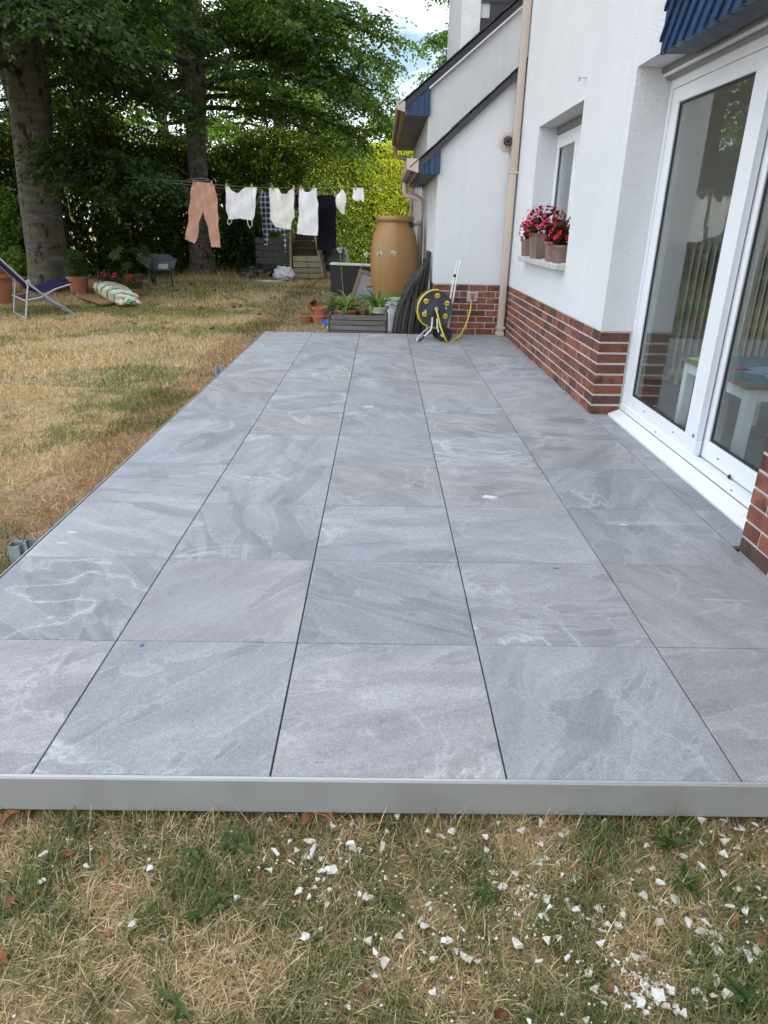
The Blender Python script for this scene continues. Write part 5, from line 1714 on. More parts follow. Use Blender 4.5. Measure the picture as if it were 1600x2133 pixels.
for k in range(6):
    va, vb = 488 + k * 15.4, 488 + k * 15.4 + 14.6
    q = [cp(607, va), cp(657 + k * 3, va), cp(657 + (k + 1) * 3, vb), cp(607, vb)]
    MB().prism([p + Vector((0, bk, 0)) for p in q], (0, .03, 0)).build('back_plank', M['dark_plank'], cbin)
    a_, b__ = cp(605, va), cp(605, vb)
    MB().box(a_.x - .01, a_.x + .015, YC + .09, YC + bk, b__.z, a_.z).build('side_plank', M['dark_plank'], cbin)
    a_, b__ = cp(656 + (k + .5) * 3.2, va), cp(656 + (k + .5) * 3.2, vb)
    MB().box(a_.x + .0, a_.x + .025, YC + .09, YC + bk, b__.z, a_.z).build('side_plank', M['dark_plank'], cbin)
MB().box(cp(612, 580).x, cp(664, 580).x, YC + .1, YC + bk - .05, GZ, cp(620, 540).z).build('compost', M['soil'], cbin)
# second, dark bin to its left; front planks coloured dark as if shaded
c0, c1 = at(592, 580, Y=YC + .5), at(603, 580, Y=YC + .5)
db = thing('compost_bin', 'dark shaded plank compost bin half hidden by the bush', 'compost bin', (c0.x - .3, YC + .6, GZ))
for k in range(6):
    MB().box(c0.x - .75, c1.x + .02, YC + .5, YC + .53, GZ + k * .17, GZ + k * .17 + .155).build('plank', M['dark_wood'], db)
    MB().box(c0.x - .75, c0.x - .72, YC + .54, YC + 1.2, GZ + k * .17, GZ + k * .17 + .155).build('plank', M['frame_wood'], db)
# dark green garden sack
sk = at(697, 566, Z=GZ)
sack = thing('garden_sack', 'dark green woven garden sack right of the compost bin', 'garden sack', (sk.x, sk.y, GZ))
zt = at(700, 516, Y=sk.y).z
V = MB()
n_ = 28
vs, fs = [], []
for i, t in enumerate((0, .15, .4, .7, .92, 1.0)):
    for j in range(n_):
        a = 2 * math.pi * j / n_
        w_ = 1 + .06 * math.sin(3 * a + t * 5) + .04 * math.sin(7 * a + t * 9)
        vs.append((sk.x + .43 * w_ * math.copysign(abs(math.cos(a)) ** .6, math.cos(a)), sk.y + .40 * w_ * math.copysign(abs(math.sin(a)) ** .6, math.sin(a)), GZ + (zt - GZ) * t + .03 * math.sin(5 * a) * (t > .9)))
for i in range(5):
    for j in range(n_):
        fs.append((i * n_ + j, i * n_ + (j + 1) % n_, (i + 1) * n_ + (j + 1) % n_, (i + 1) * n_ + j))
V.add(vs, fs)
o = V.build('sack_body', M['plast_green'], sack, smooth=True)
so = o.modifiers.new('solid', 'SOLIDIFY'); so.thickness = .008
MB().lathe((sk.x, sk.y, GZ + (zt - GZ) * .8), [(.36, 0), (.2, .05), (0, .07)], 20).build('garden_waste', M['soil'], sack)

# plastic sheets, sack and sticks on the ground
def lump(name, label, cat, c, rx, ry, rz, mat, seed, lumps=3.0, amp=.3):
    root = thing(name, label, cat, (c.x, c.y, GZ))
    me = bpy.data.meshes.new(name)
    bm = bmesh.new()
    bmesh.ops.create_icosphere(bm, subdivisions=4, radius=1)
    for v in bm.verts:
        p = v.co.copy()
        k = 1 + amp * mnoise.noise(p * lumps + Vector((seed, 0, 0))) + amp * .5 * mnoise.noise(p * lumps * 2.6 + Vector((0, seed, 0))) + amp * .25 * mnoise.noise(p * lumps * 6)
        v.co = Vector((c.x + p.x * rx * k, c.y + p.y * ry * k, max(GZ - .01, GZ + rz * .75 + p.z * rz * k)))
    bm.to_mesh(me); bm.free()
    link('body', me, mat, root, True, True)
    return root
c = at(586, 583, Z=GZ)
lump('plastic_sack', 'full white and blue plastic sack on the ground beside the compost bin', 'plastic sack', at(592, 583, Z=GZ), .27, .22, .19, M['white_plastic'], 3.3)
lump('plastic_sheet', 'crumpled black plastic sheet heaped under the dark bush', 'plastic sheet', at(533, 580, Z=GZ), .42, .25, .20, M['plast_dark'], 8.1, 2.2, .4)
lump('plastic_sheet', 'crumpled clear white plastic lying on the grass in front of the sack', 'plastic sheet', at(562, 589, Z=GZ), .30, .12, .035, M['white_plastic'], 1.7, 4, .5)
for k, (u0, v0, u1, v1) in enumerate(((516, 584, 585, 588), (520, 589, 575, 592))):
    a_, b__ = at(u0, v0, Z=GZ + .02), at(u1, v1, Z=GZ + .02)
    st = thing('stick', ['long pale stick lying behind the white plastic', 'pale stick lying nearest the lawn in front of the plastic'][k], 'stick', (a_ + b__) / 2)
    MB().tube([a_, (a_ + b__) / 2 + Vector((0, .03, .02)), b__], [.02, .018, .014], 7).build('wood', M['pale_wood'], st, smooth=True)

# wheelbarrow -----------------------------------------------------------
wb = at(335, 598, Z=GZ)
YB = wb.y
bar = thing('wheelbarrow', 'grey plastic wheelbarrow parked under the hedge', 'wheelbarrow', (wb.x, YB, GZ))
def bpx(u, v, dy=0): return at(u, v, Y=YB + dy)
rim = [bpx(312, 541), bpx(367, 538), bpx(349, 521, .75), bpx(285, 523, .75)]
rim[1].z = rim[0].z; rim[2].z = rim[3].z = rim[0].z + .08
bot = [bpx(317, 563), bpx(360, 563), bpx(345, 548, .55), bpx(302, 552, .55)]
for b_i in (0, 1): bot[b_i].z = bot[0].z
for b_i in (2, 3): bot[b_i].z = bot[0].z + .05
m_ = MB()
inn = [p.lerp(sum(rim, Vector()) / 4, .06) for p in rim]
binn = [p.lerp(sum(bot, Vector()) / 4, .05) + Vector((0, 0, .015)) for p in bot]
m_.add(rim + bot, [(0, 1, 5, 4), (1, 2, 6, 5), (2, 3, 7, 6), (3, 0, 4, 7), (7, 4, 5, 6)])
m_.add(rim + inn, [(0, 4, 5, 1), (1, 5, 6, 2), (2, 6, 7, 3), (3, 7, 4, 0)])
m_.add(inn + binn, [(1, 0, 4, 5), (2, 1, 5, 6), (3, 2, 6, 7), (0, 3, 7, 4), (4, 7, 6, 5)])
m_.build('tub', M['barrow'], bar)
m_ = MB(); m_.tube(rim + [rim[0]], .016, 8, False); m_.build('rim', M['barrow'], bar, smooth=True)
fc = (bot[0] + bot[1]) / 2
lb0 = rim[0].lerp(rim[1], .55)
q = [rim[0].lerp(rim[1], .32).lerp(bot[0].lerp(bot[1], .30), .38) , rim[0].lerp(rim[1], .72).lerp(bot[0].lerp(bot[1], .72), .36), rim[0].lerp(rim[1], .72).lerp(bot[0].lerp(bot[1], .72), .82), rim[0].lerp(rim[1], .32).lerp(bot[0].lerp(bot[1], .30), .84)]
MB().prism([p + Vector((0, -.012, 0)) for p in q], (0, .008, 0)).build('sticker', M['paper'], bar)
ql = MB()
for k in range(5):
    a_ = q[0].lerp(q[3], .2 + k * .15) + Vector((.03, -.0145, 0)); b__ = q[1].lerp(q[2], .2 + k * .15) + Vector((-.03 - .08 * (k % 2), -.0145, 0))
    ql.bar(a_, b__, .001, .010, (0, 1, 0))
ql.build('sticker_print', M['grey_metal'], bar)
for (uu, vv, dd) in ((322, 560, .1), (356, 560, .1)):
    p = bpx(uu, vv, dd)
    MB().tube([p, Vector((p.x + .01, p.y - .03, GZ))], .016, 8).build('leg', M['rubber'], bar, smooth=True)
p0, p1 = bpx(317, 545, -.02), bpx(318, 562, -.02)
MB().bar(p0, p1, .03, .02, (0, 1, 0)).build('strut', M['rubber'], bar)
wcx = bpx(318, 568, .8)
MB().lathe((wcx.x, wcx.y, GZ + .17), [(0, .03), (.10, .03), (.17, .03), (.175, 0), (.17, -.03), (0, -.03)], 24, (1, .2, 0)).build('wheel', M['rubber'], bar, smooth=True)
for sx in (-.0, 1.0):
    a_ = bot[3].lerp(bot[2], sx); b__ = bot[0].lerp(bot[1], sx) + Vector((0, -.02, -.02))
    MB().tube([a_ + Vector((0, .25, -.03)), b__, b__ + Vector((0.02, -.18, .10))], .016, 8).build('frame_tube', M['rubber'], bar, smooth=True)

# reclining garden chair ----------------------------------------------
def C_(u, v, z): return at(u, v, Z=z)
nr, fr2, ff, ffar = C_(50, 664, GZ), C_(25, 651, GZ), C_(155, 655, GZ), None
wv = (fr2 - nr); wv.z = 0
fwd = (ff - nr); fwd.z = 0
Lc = fwd.length
fwd.normalize()
chair = thing('reclining_chair', 'purple reclining garden chair with pale tubular frame on the lawn', 'garden chair', nr + wv / 2)
def S(s, z, side): return Vector((nr.x, nr.y, GZ)) + fwd * s + wv * side + Vector((0, 0, z))
for sd in (0, 1):
    MB().tube([S(Lc, .01, sd), S(Lc * .5, .30, sd), S(.14, .50, sd), S(-.18, .86, sd), S(-.30, 1.02, sd)], .0135, 10).build('back_rail', M['tube_grey'], chair, smooth=True)
    MB().tube([S(.03, .0, sd), S(.10, .30, sd), S(.17, .56, sd)], .0125, 10).build('leg', M['tube_grey'], chair, smooth=True)
    MB().tube([S(.06, .26, sd), S(.30, .29, sd), S(.55, .40, sd), S(.80, .46, sd)], .0125, 10).build('seat_rail', M['tube_grey'], chair, smooth=True)
    MB().tube([S(.16, .52, sd), S(Lc * .55, .24, sd), S(Lc * .92, .06, sd)], .010, 8).build('brace', M['tube_grey'], chair, smooth=True)
    MB().obox(S(.155, .515, sd), fwd * .03, wv.normalized() * .018, Vector((0, 0, .035))).build('joint', M['tube_grey'], chair, .006)
for a_, z_ in ((.03, .0), (.06, .26)):
    MB().tube([S(a_, z_ + .003, 0), S(a_, z_ + .003, 1)], .0125, 8).build('cross_bar', M['tube_grey'], chair, smooth=True)
MB().tube([S(Lc, .012, 0), S(Lc, .012, 1)], .0125, 8).build('cross_bar', M['tube_grey'], chair, smooth=True)
def sling(path, name, sag):
    nn_ = 9
    vs, fs = [], []
    for i, (s_, z_) in enumerate(path):
        for j in range(nn_):
            t = j / (nn_ - 1)
            vs.append(S(s_, z_ - sag * math.sin(math.pi * t), .02 + .96 * t))
    for i in range(len(path) - 1):
        for j in range(nn_ - 1):
            fs.append((i * nn_ + j, i * nn_ + j + 1, (i + 1) * nn_ + j + 1, (i + 1) * nn_ + j))
    o = MB().add(vs, fs).build(name, M['purple'], chair, smooth=True)
    so = o.modifiers.new('solid', 'SOLIDIFY'); so.thickness = .012
sling([(.26, .40), (.15, .515), (.05, .62), (-.10, .78), (-.22, .915), (-.31, 1.04)], 'back_sling', .03)
sling([(.22, .395), (.32, .36), (.48, .395), (.66, .455), (.80, .485), (.84, .47)], 'seat_sling', .025)
hdp = [S(-.27, 1.0, t) + Vector((0, 0, .05)) for t in (.15, .5, .85)]
MB().tube(hdp, [.05, .06, .05], 12).build('headrest', M['purple'], chair, smooth=True)

# pots and plants around the stout beech --------------------------------
c = at(-6, 632, Z=GZ)
pot('flower_pot', 'very large terracotta pot cut by the left picture edge', (c.x, c.y, GZ), .24, .33, .50, M['terra'], soil=False, rim=.03, rh=.06)
pot('flower_pot', 'terracotta pot nested in the very large one at the left edge', (c.x + .02, c.y, GZ + .36), .17, .22, .34, M['terra'], soil=False)
c = at(48, 617, Z=GZ)
pot('flower_pot', 'small terracotta bowl on the ground behind the purple chair', (c.x + .15, c.y - .35, GZ), .10, .15, .13, M['terra'], soil=True)
c = at(44, 602, Z=GZ)
p_ = pot('flower_pot', 'terracotta pot with a leafy young shrub behind the purple chair', (c.x, c.y, GZ), .13, .18, .24, M['terra'])
def foliage(parent, c, rx, rz, n, L, pal, wr=.55, mat='leaf', name='leaves'):
    P = rng.normal(0, 1, (n, 3)); P = unit(P) * rng.random((n, 1)) ** .5 * np.array([rx, rx, rz]) + np.array(c)
    d = unit((P - np.array(c)) + rng.normal(0, .4 * rx, (n, 3)))
    V, F = leaf_geo(P, d, unit(np.array([0, -.2, 1.0])[None] + rng.normal(0, .45, (n, 3))), L * rng.uniform(.6, 1.2, n), L * wr * rng.uniform(.7, 1.1, n))
    return np_mesh(name, V, F, np.repeat(leaf_colors(n, pal), 4, 0), M[mat], parent)
foliage(p_, (c.x, c.y, GZ + .55), .26, .32, 160, .13, BRIGHT[:3])
MB().tube([(c.x, c.y, GZ + .2), (c.x + .02, c.y, GZ + .6)], .012, 6).build('stem', M['bark'], p_)
c = at(167, 612, Z=GZ)
p_ = pot('flower_pot', 'large terracotta pot with a bushy green herb beside the stout beech', (c.x, c.y, GZ), .15, .205, .34, M['terra'], rim=.025, rh=.05)
foliage(p_, (c.x, c.y, GZ + .56), .25, .30, 1500, .05, [(.035, .065, .018), (.05, .09, .022), (.065, .11, .03)])
# fatsia-like plant with palmate leaves
c = at(262, 606, Z=GZ)
p_ = pot('flower_pot', 'dark pot with a plant of large hand-shaped leaves behind the soil bag', (c.x + .05, c.y + .5, GZ), .14, .19, .30, M['pot_dark'])
V, F, Cc = [], [], []
for k in range(15):
    a = random.uniform(0, 6.28); el_ = random.uniform(.05, 1.2); rr_ = random.uniform(.15, .46)
    hub = Vector((c.x + .05 + rr_ * math.cos(a) * math.cos(el_ * .6), c.y + .5 + rr_ * math.sin(a) * math.cos(el_ * .6), GZ + .42 + .48 * math.sin(el_)))
    nn_ = Vector((math.cos(a) * .5, math.sin(a) * .5 - .35, .75)).normalized()
    e1 = nn_.orthogonal().normalized(); e2 = nn_.cross(e1)
    col = np.array(random.choice([(.06, .115, .035), (.085, .15, .05), (.045, .09, .03)]))
    for w_ in range(8):
        t = w_ * 2 * math.pi / 8.6
        dd = e1 * math.cos(t) + e2 * math.sin(t); ss = nn_.cross(dd)
        ln = random.uniform(.13, .19)
        b0 = len(V)
        V += [hub, hub + dd * ln * .55 + ss * .026 - nn_ * .01, hub + dd * ln - nn_ * .035, hub + dd * ln * .55 - ss * .026 - nn_ * .01]
        F += [(b0, b0 + 1, b0 + 2, b0 + 3)]
        Cc += [col] * 4
np_mesh('leaves', [tuple(v) for v in V], F, np.array(Cc), M['leaf'], p_)
def geranium(label, u, v, dy, mats, n):
    c = at(u, v, Z=GZ)
    p_ = pot('flower_pot', label, (c.x, c.y + dy, GZ), .09, .12, .16, M['terra'])
    foliage(p_, (c.x, c.y + dy, GZ + .26), .17, .13, 130, .075, [(.04, .08, .022), (.055, .10, .025)], .8)
    fb = MB()
    for q in range(n):
        cc = Vector((c.x + random.gauss(0, .10), c.y + dy - .08 + random.gauss(0, .06), GZ + .34 + random.gauss(0, .05)))
        for w_ in range(9):
            dd = Vector((random.gauss(0, 1), random.gauss(-.3, 1), random.gauss(.3, 1))).normalized()
            s1 = dd.orthogonal().normalized()
            pp = cc + dd * .028
            fb.add([cc, pp + s1 * .016, pp + dd * .012, pp - s1 * .016], [(0, 1, 2, 3)])
    tag(fb.build('flowers', mats, p_), kind='stuff')
    return p_
geranium('pot of deep pink flowers beside the large terracotta herb pot', 218, 612, .2, M['pink'], 7)
geranium('pot of dark crimson flowers behind the bag of soil', 243, 614, .2, M['pink'], 7)
geranium('small terracotta pot of bright red flowers right of the bag of soil', 277, 620, .1, M['red'], 8)
# plank on the grass
a_, b__, c_, d_ = C_(162, 618, GZ + .04), C_(206, 617, GZ + .04), C_(243, 632, GZ + .04), C_(212, 636, GZ + .04)
pk = thing('board', 'flat brown wooden board lying on the grass under the bag of soil', 'board', (a_ + c_) / 2)
MB().prism([a_, d_, c_, b__], (0, 0, .035)).build('wood', M['brown_wood'], pk, .004)
# soil bag
bagm = NT('printed_soil_bag')
P = bagm.tc.outputs['Object']
sx = bagm.n.new('ShaderNodeSeparateXYZ'); bagm.l.new(P, sx.inputs[0])
w0 = bagm.math('ADD', bagm.math('ADD', bagm.math('MULTIPLY', sx.outputs['Y'], 3.2), sx.outputs['Z']), bagm.math('MULTIPLY', bagm.noise(P, 6, 3), .12))
gmask = bagm.ramp(bagm.math('SINE', bagm.math('MULTIPLY', w0, 7.0)), [(.45, 0), (.55, 1)])
col = bagm.mix(gmask, (.60, .58, .52), (.05, .25, .06))
col = bagm.mix(bagm.ramp(bagm.noise(P, 9, 3), [(.55, 0), (.6, .7)]), col, (.42, .22, .10))
col = bagm.mix(bagm.ramp(bagm.noise(P, 14, 3), [(.58, 0), (.62, .8)]), col, (.66, .66, .62))
bagm.base(col); bagm.rough(.35); bagm.bump(bagm.noise(P, 18, 5), .5, .01)
ba_, bb_ = C_(216, 612, GZ + .10), C_(275, 634, GZ + .06)
bag = thing('soil_bag', 'crumpled white and green printed plastic bag of potting soil', 'soil bag', (ba_ + bb_) / 2)
me = bpy.data.meshes.new('bag'); bm = bmesh.new()
bmesh.ops.create_icosphere(bm, subdivisions=4, radius=1)
axd = (bb_ - ba_); Lh = axd.length / 2 + .08; axd.z = 0; axd.normalize(); sdd = Vector((-axd.y, axd.x, 0))
for v in bm.verts:
    p = v.co
    x_, y_, z_ = [math.copysign(abs(q) ** .62, q) for q in p]
    k = 1 + .14 * mnoise.noise(p * 2.3 + Vector((4, 1, 0))) + .09 * mnoise.noise(p * 6)
    tip = 1 - .45 * abs(x_) ** 6
    v.co = axd * (x_ * Lh * k) + sdd * (y_ * .21 * k) + Vector((0, 0, max(z_ * .13 * k * tip, -.11) + .06 - .07 * x_))
bm.to_mesh(me); bm.free()
o = link('body', me, bagm.mat, bag, False, True)
o.location = (0, 0, .04)
# clear bottle standing near the pots
c = at(206, 590, Z=GZ)
bt = thing('bottle', 'clear bluish plastic bottle among the flower pots', 'bottle', (c.x, c.y - 1.5, GZ))
MB().lathe((c.x, c.y - 1.5, GZ), [(0, 0), (.045, 0), (.05, .02), (.05, .12), (.044, .13), (.05, .14), (.05, .25), (.02, .33), (.016, .36), (0, .36)], 18).build('body', M['bottle'], bt, smooth=True)
# bamboo wind chime hanging from the low branch
ch = at(138, 392, Y=12.4)
wc_ = thing('wind_chime', 'bamboo wind chime hanging from the beech branch', 'wind chime', ch)
for k in range(5):
    a = k * 1.256
    MB().tube([ch + Vector((.03 * math.cos(a), .03 * math.sin(a), .08)), ch + Vector((.03 * math.cos(a), .03 * math.sin(a), -.09 - .03 * (k % 3)))], .011, 7).build('tube', M['bamboo'], wc_, smooth=True)
MB().tube([ch + Vector((0, 0, .6)), ch + Vector((0, 0, -.5))], .003, 4).build('string', M['wire'], wc_)
cl_ = at(150, 456, Y=12.4)
MB().obox(cl_, Vector((.022, 0, 0)), Vector((0, .004, 0)), Vector((-.012, 0, .045))).build('clapper', M['bamboo'], wc_)

# ================================================================ ROOM BEHIND THE GLASS
rad = thing('radiator', 'cream column radiator standing inside the room', 'radiator', (3.4, 3.98, .05))
for k in range(26):
    x_ = 2.78 + k * .058
    m_ = MB()
    for yy in (3.95, 4.02):
        m_.tube([(x_, yy, .16), (x_, yy, 1.17)], .020, 8)
    m_.box(x_ - .026, x_ + .026, 3.935, 4.035, .13, .19); m_.box(x_ - .026, x_ + .026, 3.935, 4.035, 1.14, 1.20)
    m_.build('column', M['radiator'], rad, smooth=True)
for x_ in (2.84, 4.15):
    MB().box(x_ - .02, x_ + .02, 3.94, 4.03, .045, .14).build('foot', M['radiator'], rad)
tb_ = thing('low_table', 'low white table with teal top inside the room', 'table', (2.75, 2.3, .045))
TX0, TX1, TY0, TY1, TZ = 2.30, 3.25, 1.80, 2.74, .505
MB().box(TX0, TX1, TY0, TY1, TZ - .026, TZ).build('table_top', M['frame_wood'], tb_, .003)
MB().box(TX0 + .02, TX1 - .02, TY0 + .02, TY1 - .02, TZ + .0005, TZ + .003).build('top_inlay', M['teal'], tb_)
MB().box(TX0 + .04, TX1 - .04, TY0 + .04, TY0 + .06, TZ - .10, TZ - .027).build('apron', M['upvc'], tb_)
MB().box(TX0 + .04, TX0 + .06, TY0 + .065, TY1 - .04, TZ - .10, TZ - .027).build('apron', M['upvc'], tb_)
for x_, y_ in ((TX0 + .06, TY0 + .06), (TX1 - .06, TY0 + .06), (TX0 + .06, TY1 - .07), (TX0 + .55, TY1 - .07), (TX1 - .06, TY1 - .07)):
    MB().box(x_ - .03, x_ + .03, y_ - .03, y_ + .03, .046, TZ - .0275).build('leg', M['upvc'], tb_, .003)
for k, (nm, lb, x_, y_, w_, d_, mt, rz) in enumerate((('paper_sheet', 'lime green paper on the corner of the indoor table', 2.42, 2.58, .11, .07, 'lime', .5), ('paper_sheet', 'blue and white printed leaflet on the indoor table', 2.62, 2.2, .15, .10, 'bluepaper', .3),
        ('paper_sheet', 'small pink note on the indoor table', 2.44, 2.25, .08, .06, 'pink', .1), ('cork_mat', 'pair of tan cork mats on the indoor table', 2.62, 2.0, .11, .11, 'tan', .2))):
    r_ = thing(nm, lb, 'paper' if nm == 'paper_sheet' else 'mat', (x_, y_, TZ + .004 + .0))
    if nm == 'cork_mat':
        MB().lathe((0, 0, 0), [(0, 0), (.11, 0), (.11, .012), (0, .012)], 20).build('disc', M[mt], r_, world_space=False)
        MB().lathe((.13, -.03, .0), [(0, 0), (.10, 0), (.10, .010), (0, .010)], 20).build('disc', M[mt], r_, world_space=False)
    else:
        MB().box(-w_, w_, -d_, d_, 0, .004).build('sheet', M[mt], r_, world_space=False)
    r_.rotation_euler = (0, 0, rz)
oc = Vector((2.78, 2.22, TZ + .004))
orch = thing('orchid', 'orchid in a white square pot on the indoor table', 'potted plant', oc)
MB().lathe(oc, [(0, 0), (.085, 0), (.115, .19), (.105, .19), (.10, .16), (0, .16)], 4).build('pot_body', M['upvc'], orch)
MB().tube(smooth_pts([oc + Vector((0, 0, .16)), oc + Vector((-.05, .0, .32)), oc + Vector((-.13, .02, .46)), oc + Vector((-.20, .02, .52))]), .005, 6).build('stem', M['bark'], orch, smooth=True)
MB().tube(smooth_pts([oc + Vector((0, 0, .16)), oc + Vector((-.03, -.02, .35)), oc + Vector((-.10, -.02, .50)), oc + Vector((-.16, -.02, .60))]), .005, 6).build('stem', M['bark'], orch, smooth=True)
lv = np.array([[oc.x - .10, oc.y, oc.z + .21], [oc.x + .1, oc.y - .04, oc.z + .20], [oc.x, oc.y - .12, oc.z + .19]])
V, F = leaf_geo(lv, np.array([[-1, 0, .05], [1, -.2, .1], [0, -1, 0]]), np.array([[0, 0, 1.0]] * 3), [.22, .2, .18], [.07, .07, .07])
np_mesh('leaves', V, F, np.repeat(np.array([[.03, .05, .02]] * 3), 4, 0), M['leaf'], orch)
fo = MB()
for k in range(6):
    a = k * 1.05
    fo.add([oc + Vector((-.2, .02, .52)), oc + Vector((-.2 + .03 * math.cos(a), .02, .52 + .03 * math.sin(a))), oc + Vector((-.2 + .045 * math.cos(a + .4), .01, .52 + .045 * math.sin(a + .4))), oc + Vector((-.2 + .03 * math.cos(a + .8), .02, .52 + .03 * math.sin(a + .8)))], [(0, 1, 2, 3)])
fo.build('flower', M['pink'], orch)

# ================================================================ SMALL THINGS ON THE GRASS
def chip_mesh(seed):
    r_ = random.Random(seed)
    me = bpy.data.meshes.new('stone_chip')
    n_ = r_.randint(5, 7)
    ang = sorted(r_.uniform(0, 2 * math.pi) for _ in range(n_))
    rad_ = [r_.uniform(.55, 1.2) for _ in ang]
    el = r_.uniform(.55, .9)
    bot = [(math.cos(a) * q, math.sin(a) * q * el, 0) for a, q in zip(ang, rad_)]
    th = r_.uniform(.15, .38)
    top = [(x * .82 + r_.uniform(-.05, .05), y * .82, th + r_.uniform(-.12, .12)) for x, y, z in bot]
    me.from_pydata(bot + top, [], [tuple(range(n_ - 1, -1, -1)), tuple(range(n_, 2 * n_))] + [(i, (i + 1) % n_, n_ + (i + 1) % n_, n_ + i) for i in range(n_)])
    me.update()
    me.materials.append(M['chip'])
    return me
chips = [chip_mesh(k) for k in range(14)]
# bigger chips read off the photograph, then scattered ones round the same patches
spots = [(565, 1706, 14), (597, 1700, 10), (480, 1735, 14), (93, 1778, 17), (148, 1750, 14), (180, 1803, 16), (86, 1836, 16), (575, 1777, 20), (553, 1793, 16), (632, 1783, 15), (606, 1795, 16), (670, 1790, 17),
         (671, 1818, 20), (563, 1812, 18), (495, 1868, 15), (274, 1925, 22), (252, 1928, 15), (318, 1957, 12), (213, 2028, 16), (455, 1972, 14), (637, 1950, 17), (642, 1960, 16), (670, 1962, 12), (685, 1886, 12),
         (733, 1717, 18), (828, 1702, 16), (783, 1982, 13), (780, 2032, 16), (730, 2096, 14), (892, 1729, 15), (940, 1960, 18), (973, 1997, 22), (903, 2068, 16), (1165, 1762, 20), (1170, 1740, 16), (1128, 1795, 19),
         (1078, 1852, 18), (1146, 1875, 20), (1190, 1890, 18), (1200, 1895, 16), (1233, 2026, 22), (1240, 2060, 22), (1145, 1960, 18), (1130, 1908, 15), (1182, 2000, 16), (1297, 1902, 20), (1340, 1864, 20), (1375, 1838, 22),
         (1408, 1875, 19), (1385, 1880, 16), (1317, 1842, 15), (1395, 1925, 16), (1470, 1920, 18), (1486, 1945, 19), (1535, 1850, 15), (1510, 1710, 18), (1540, 1725, 17), (1440, 1990, 18), (1535, 2000, 22), (1560, 1990, 22),
         (1580, 1985, 26), (1350, 2070, 22), (1335, 2085, 18), (1370, 2062, 16), (1345, 2050, 17), (1320, 2080, 15), (1285, 2062, 13), (1425, 2110, 16), (1540, 2080, 14), (1260, 2090, 12), (1220, 2120, 15), (1575, 2063, 14), (1100, 2128, 14), (1330, 1815, 15), (1360, 1810, 15)]
CL = [(1350, 2040, 60, 50), (1500, 1960, 80, 50), (1200, 1900, 90, 40), (1380, 1860, 90, 50), (1160, 1760, 70, 40), (640, 1800, 60, 40), (740, 1770, 60, 30), (1450, 1730, 80, 25), (1230, 1985, 70, 40), (1090, 1850, 60, 40), (1560, 1900, 40, 60), (1480, 2060, 60, 40), (1330, 2060, 30, 25), (820, 1790, 110, 45), (960, 1860, 110, 60), (250, 1770, 60, 30), (640, 1900, 120, 60), (900, 1960, 90, 50), (1100, 1720, 120, 20)]
for k in range(225):
    cx, cy, sx_, sy_ = CL[random.randrange(len(CL))]
    spots.append((random.gauss(cx, sx_), random.gauss(cy, sy_), random.uniform(7, 13) if random.random() < .6 else random.uniform(13, 24)))
for k, (u, v, d) in enumerate(spots):
    if v < 1700 or v > 2160: continue
    z_ = GZ + random.uniform(.002, .020)
    p = at(u, v, Z=z_)
    o = bpy.data.objects.new('stone_chip', chips[k % len(chips)])
    COL.objects.link(o)
    o.location = p
    s_ = d / 1600 * 1.3
    o.scale = (s_, s_, s_ * random.uniform(.7, 1.2))
    o.rotation_euler = (random.uniform(-.35, .35), random.uniform(-.35, .35), random.uniform(0, 6.28))
    tag(o, 'white broken stone chip lying in the foreground grass', 'stone chip', 'white stone chips in the foreground grass')
# crumbs too small to count
vs, fs = [], []
cm = MB()
for k in range(900):
    cx, cy, sx_, sy_ = CL[random.randrange(len(CL))] if random.random() < .75 else (random.uniform(0, 1600), random.uniform(1705, 2130), 5, 5)
    p = at(random.gauss(cx, sx_ * 1.2), max(1700, random.gauss(cy, sy_ * 1.2)), Z=GZ + random.uniform(-.004, .016))
    s_ = random.uniform(.0008, .0026)
    a = random.uniform(0, 6.28)
    cm.obox(p, (s_ * math.cos(a), s_ * math.sin(a), s_ * random.uniform(-.4, .4)), (-s_ * .8 * math.sin(a), s_ * .8 * math.cos(a), 0), (s_ * .2, 0, s_ * .5))
tag(cm.build('stone_crumbs', M['chip']), 'tiny white stone crumbs sprinkled through the foreground grass', 'stone crumbs', kind='stuff')

def dry_leaf_mesh(seed):
    r_ = random.Random(seed)
    curl = r_.uniform(.5, 1.6)
    vs, fs = [], []
    nL, nW = 7, 5
    for i in range(nL):
        t = i / (nL - 1)
        w_ = .38 * math.sin(math.pi * min(1, t * .96 + .03)) ** .8
        for j in range(nW):
            s_ = (j / (nW - 1) - .5) * 2
            a = s_ * curl
            vs.append((t - .5, w_ * math.sin(a) / max(curl, .01) * 1.0, w_ * (1 - math.cos(a)) * .9 + .12 * math.sin(t * 5 + seed) + r_.uniform(-.015, .015)))
    for i in range(nL - 1):
        for j in range(nW - 1):
            fs.append((i * nW + j, i * nW + j + 1, (i + 1) * nW + j + 1, (i + 1) * nW + j))
    me = bpy.data.meshes.new('dry_leaf')
    me.from_pydata(vs, [], fs); me.update(); me.shade_smooth()
    me.materials.append(M['dleaf'])
    return me
dl = [dry_leaf_mesh(k) for k in range(6)]
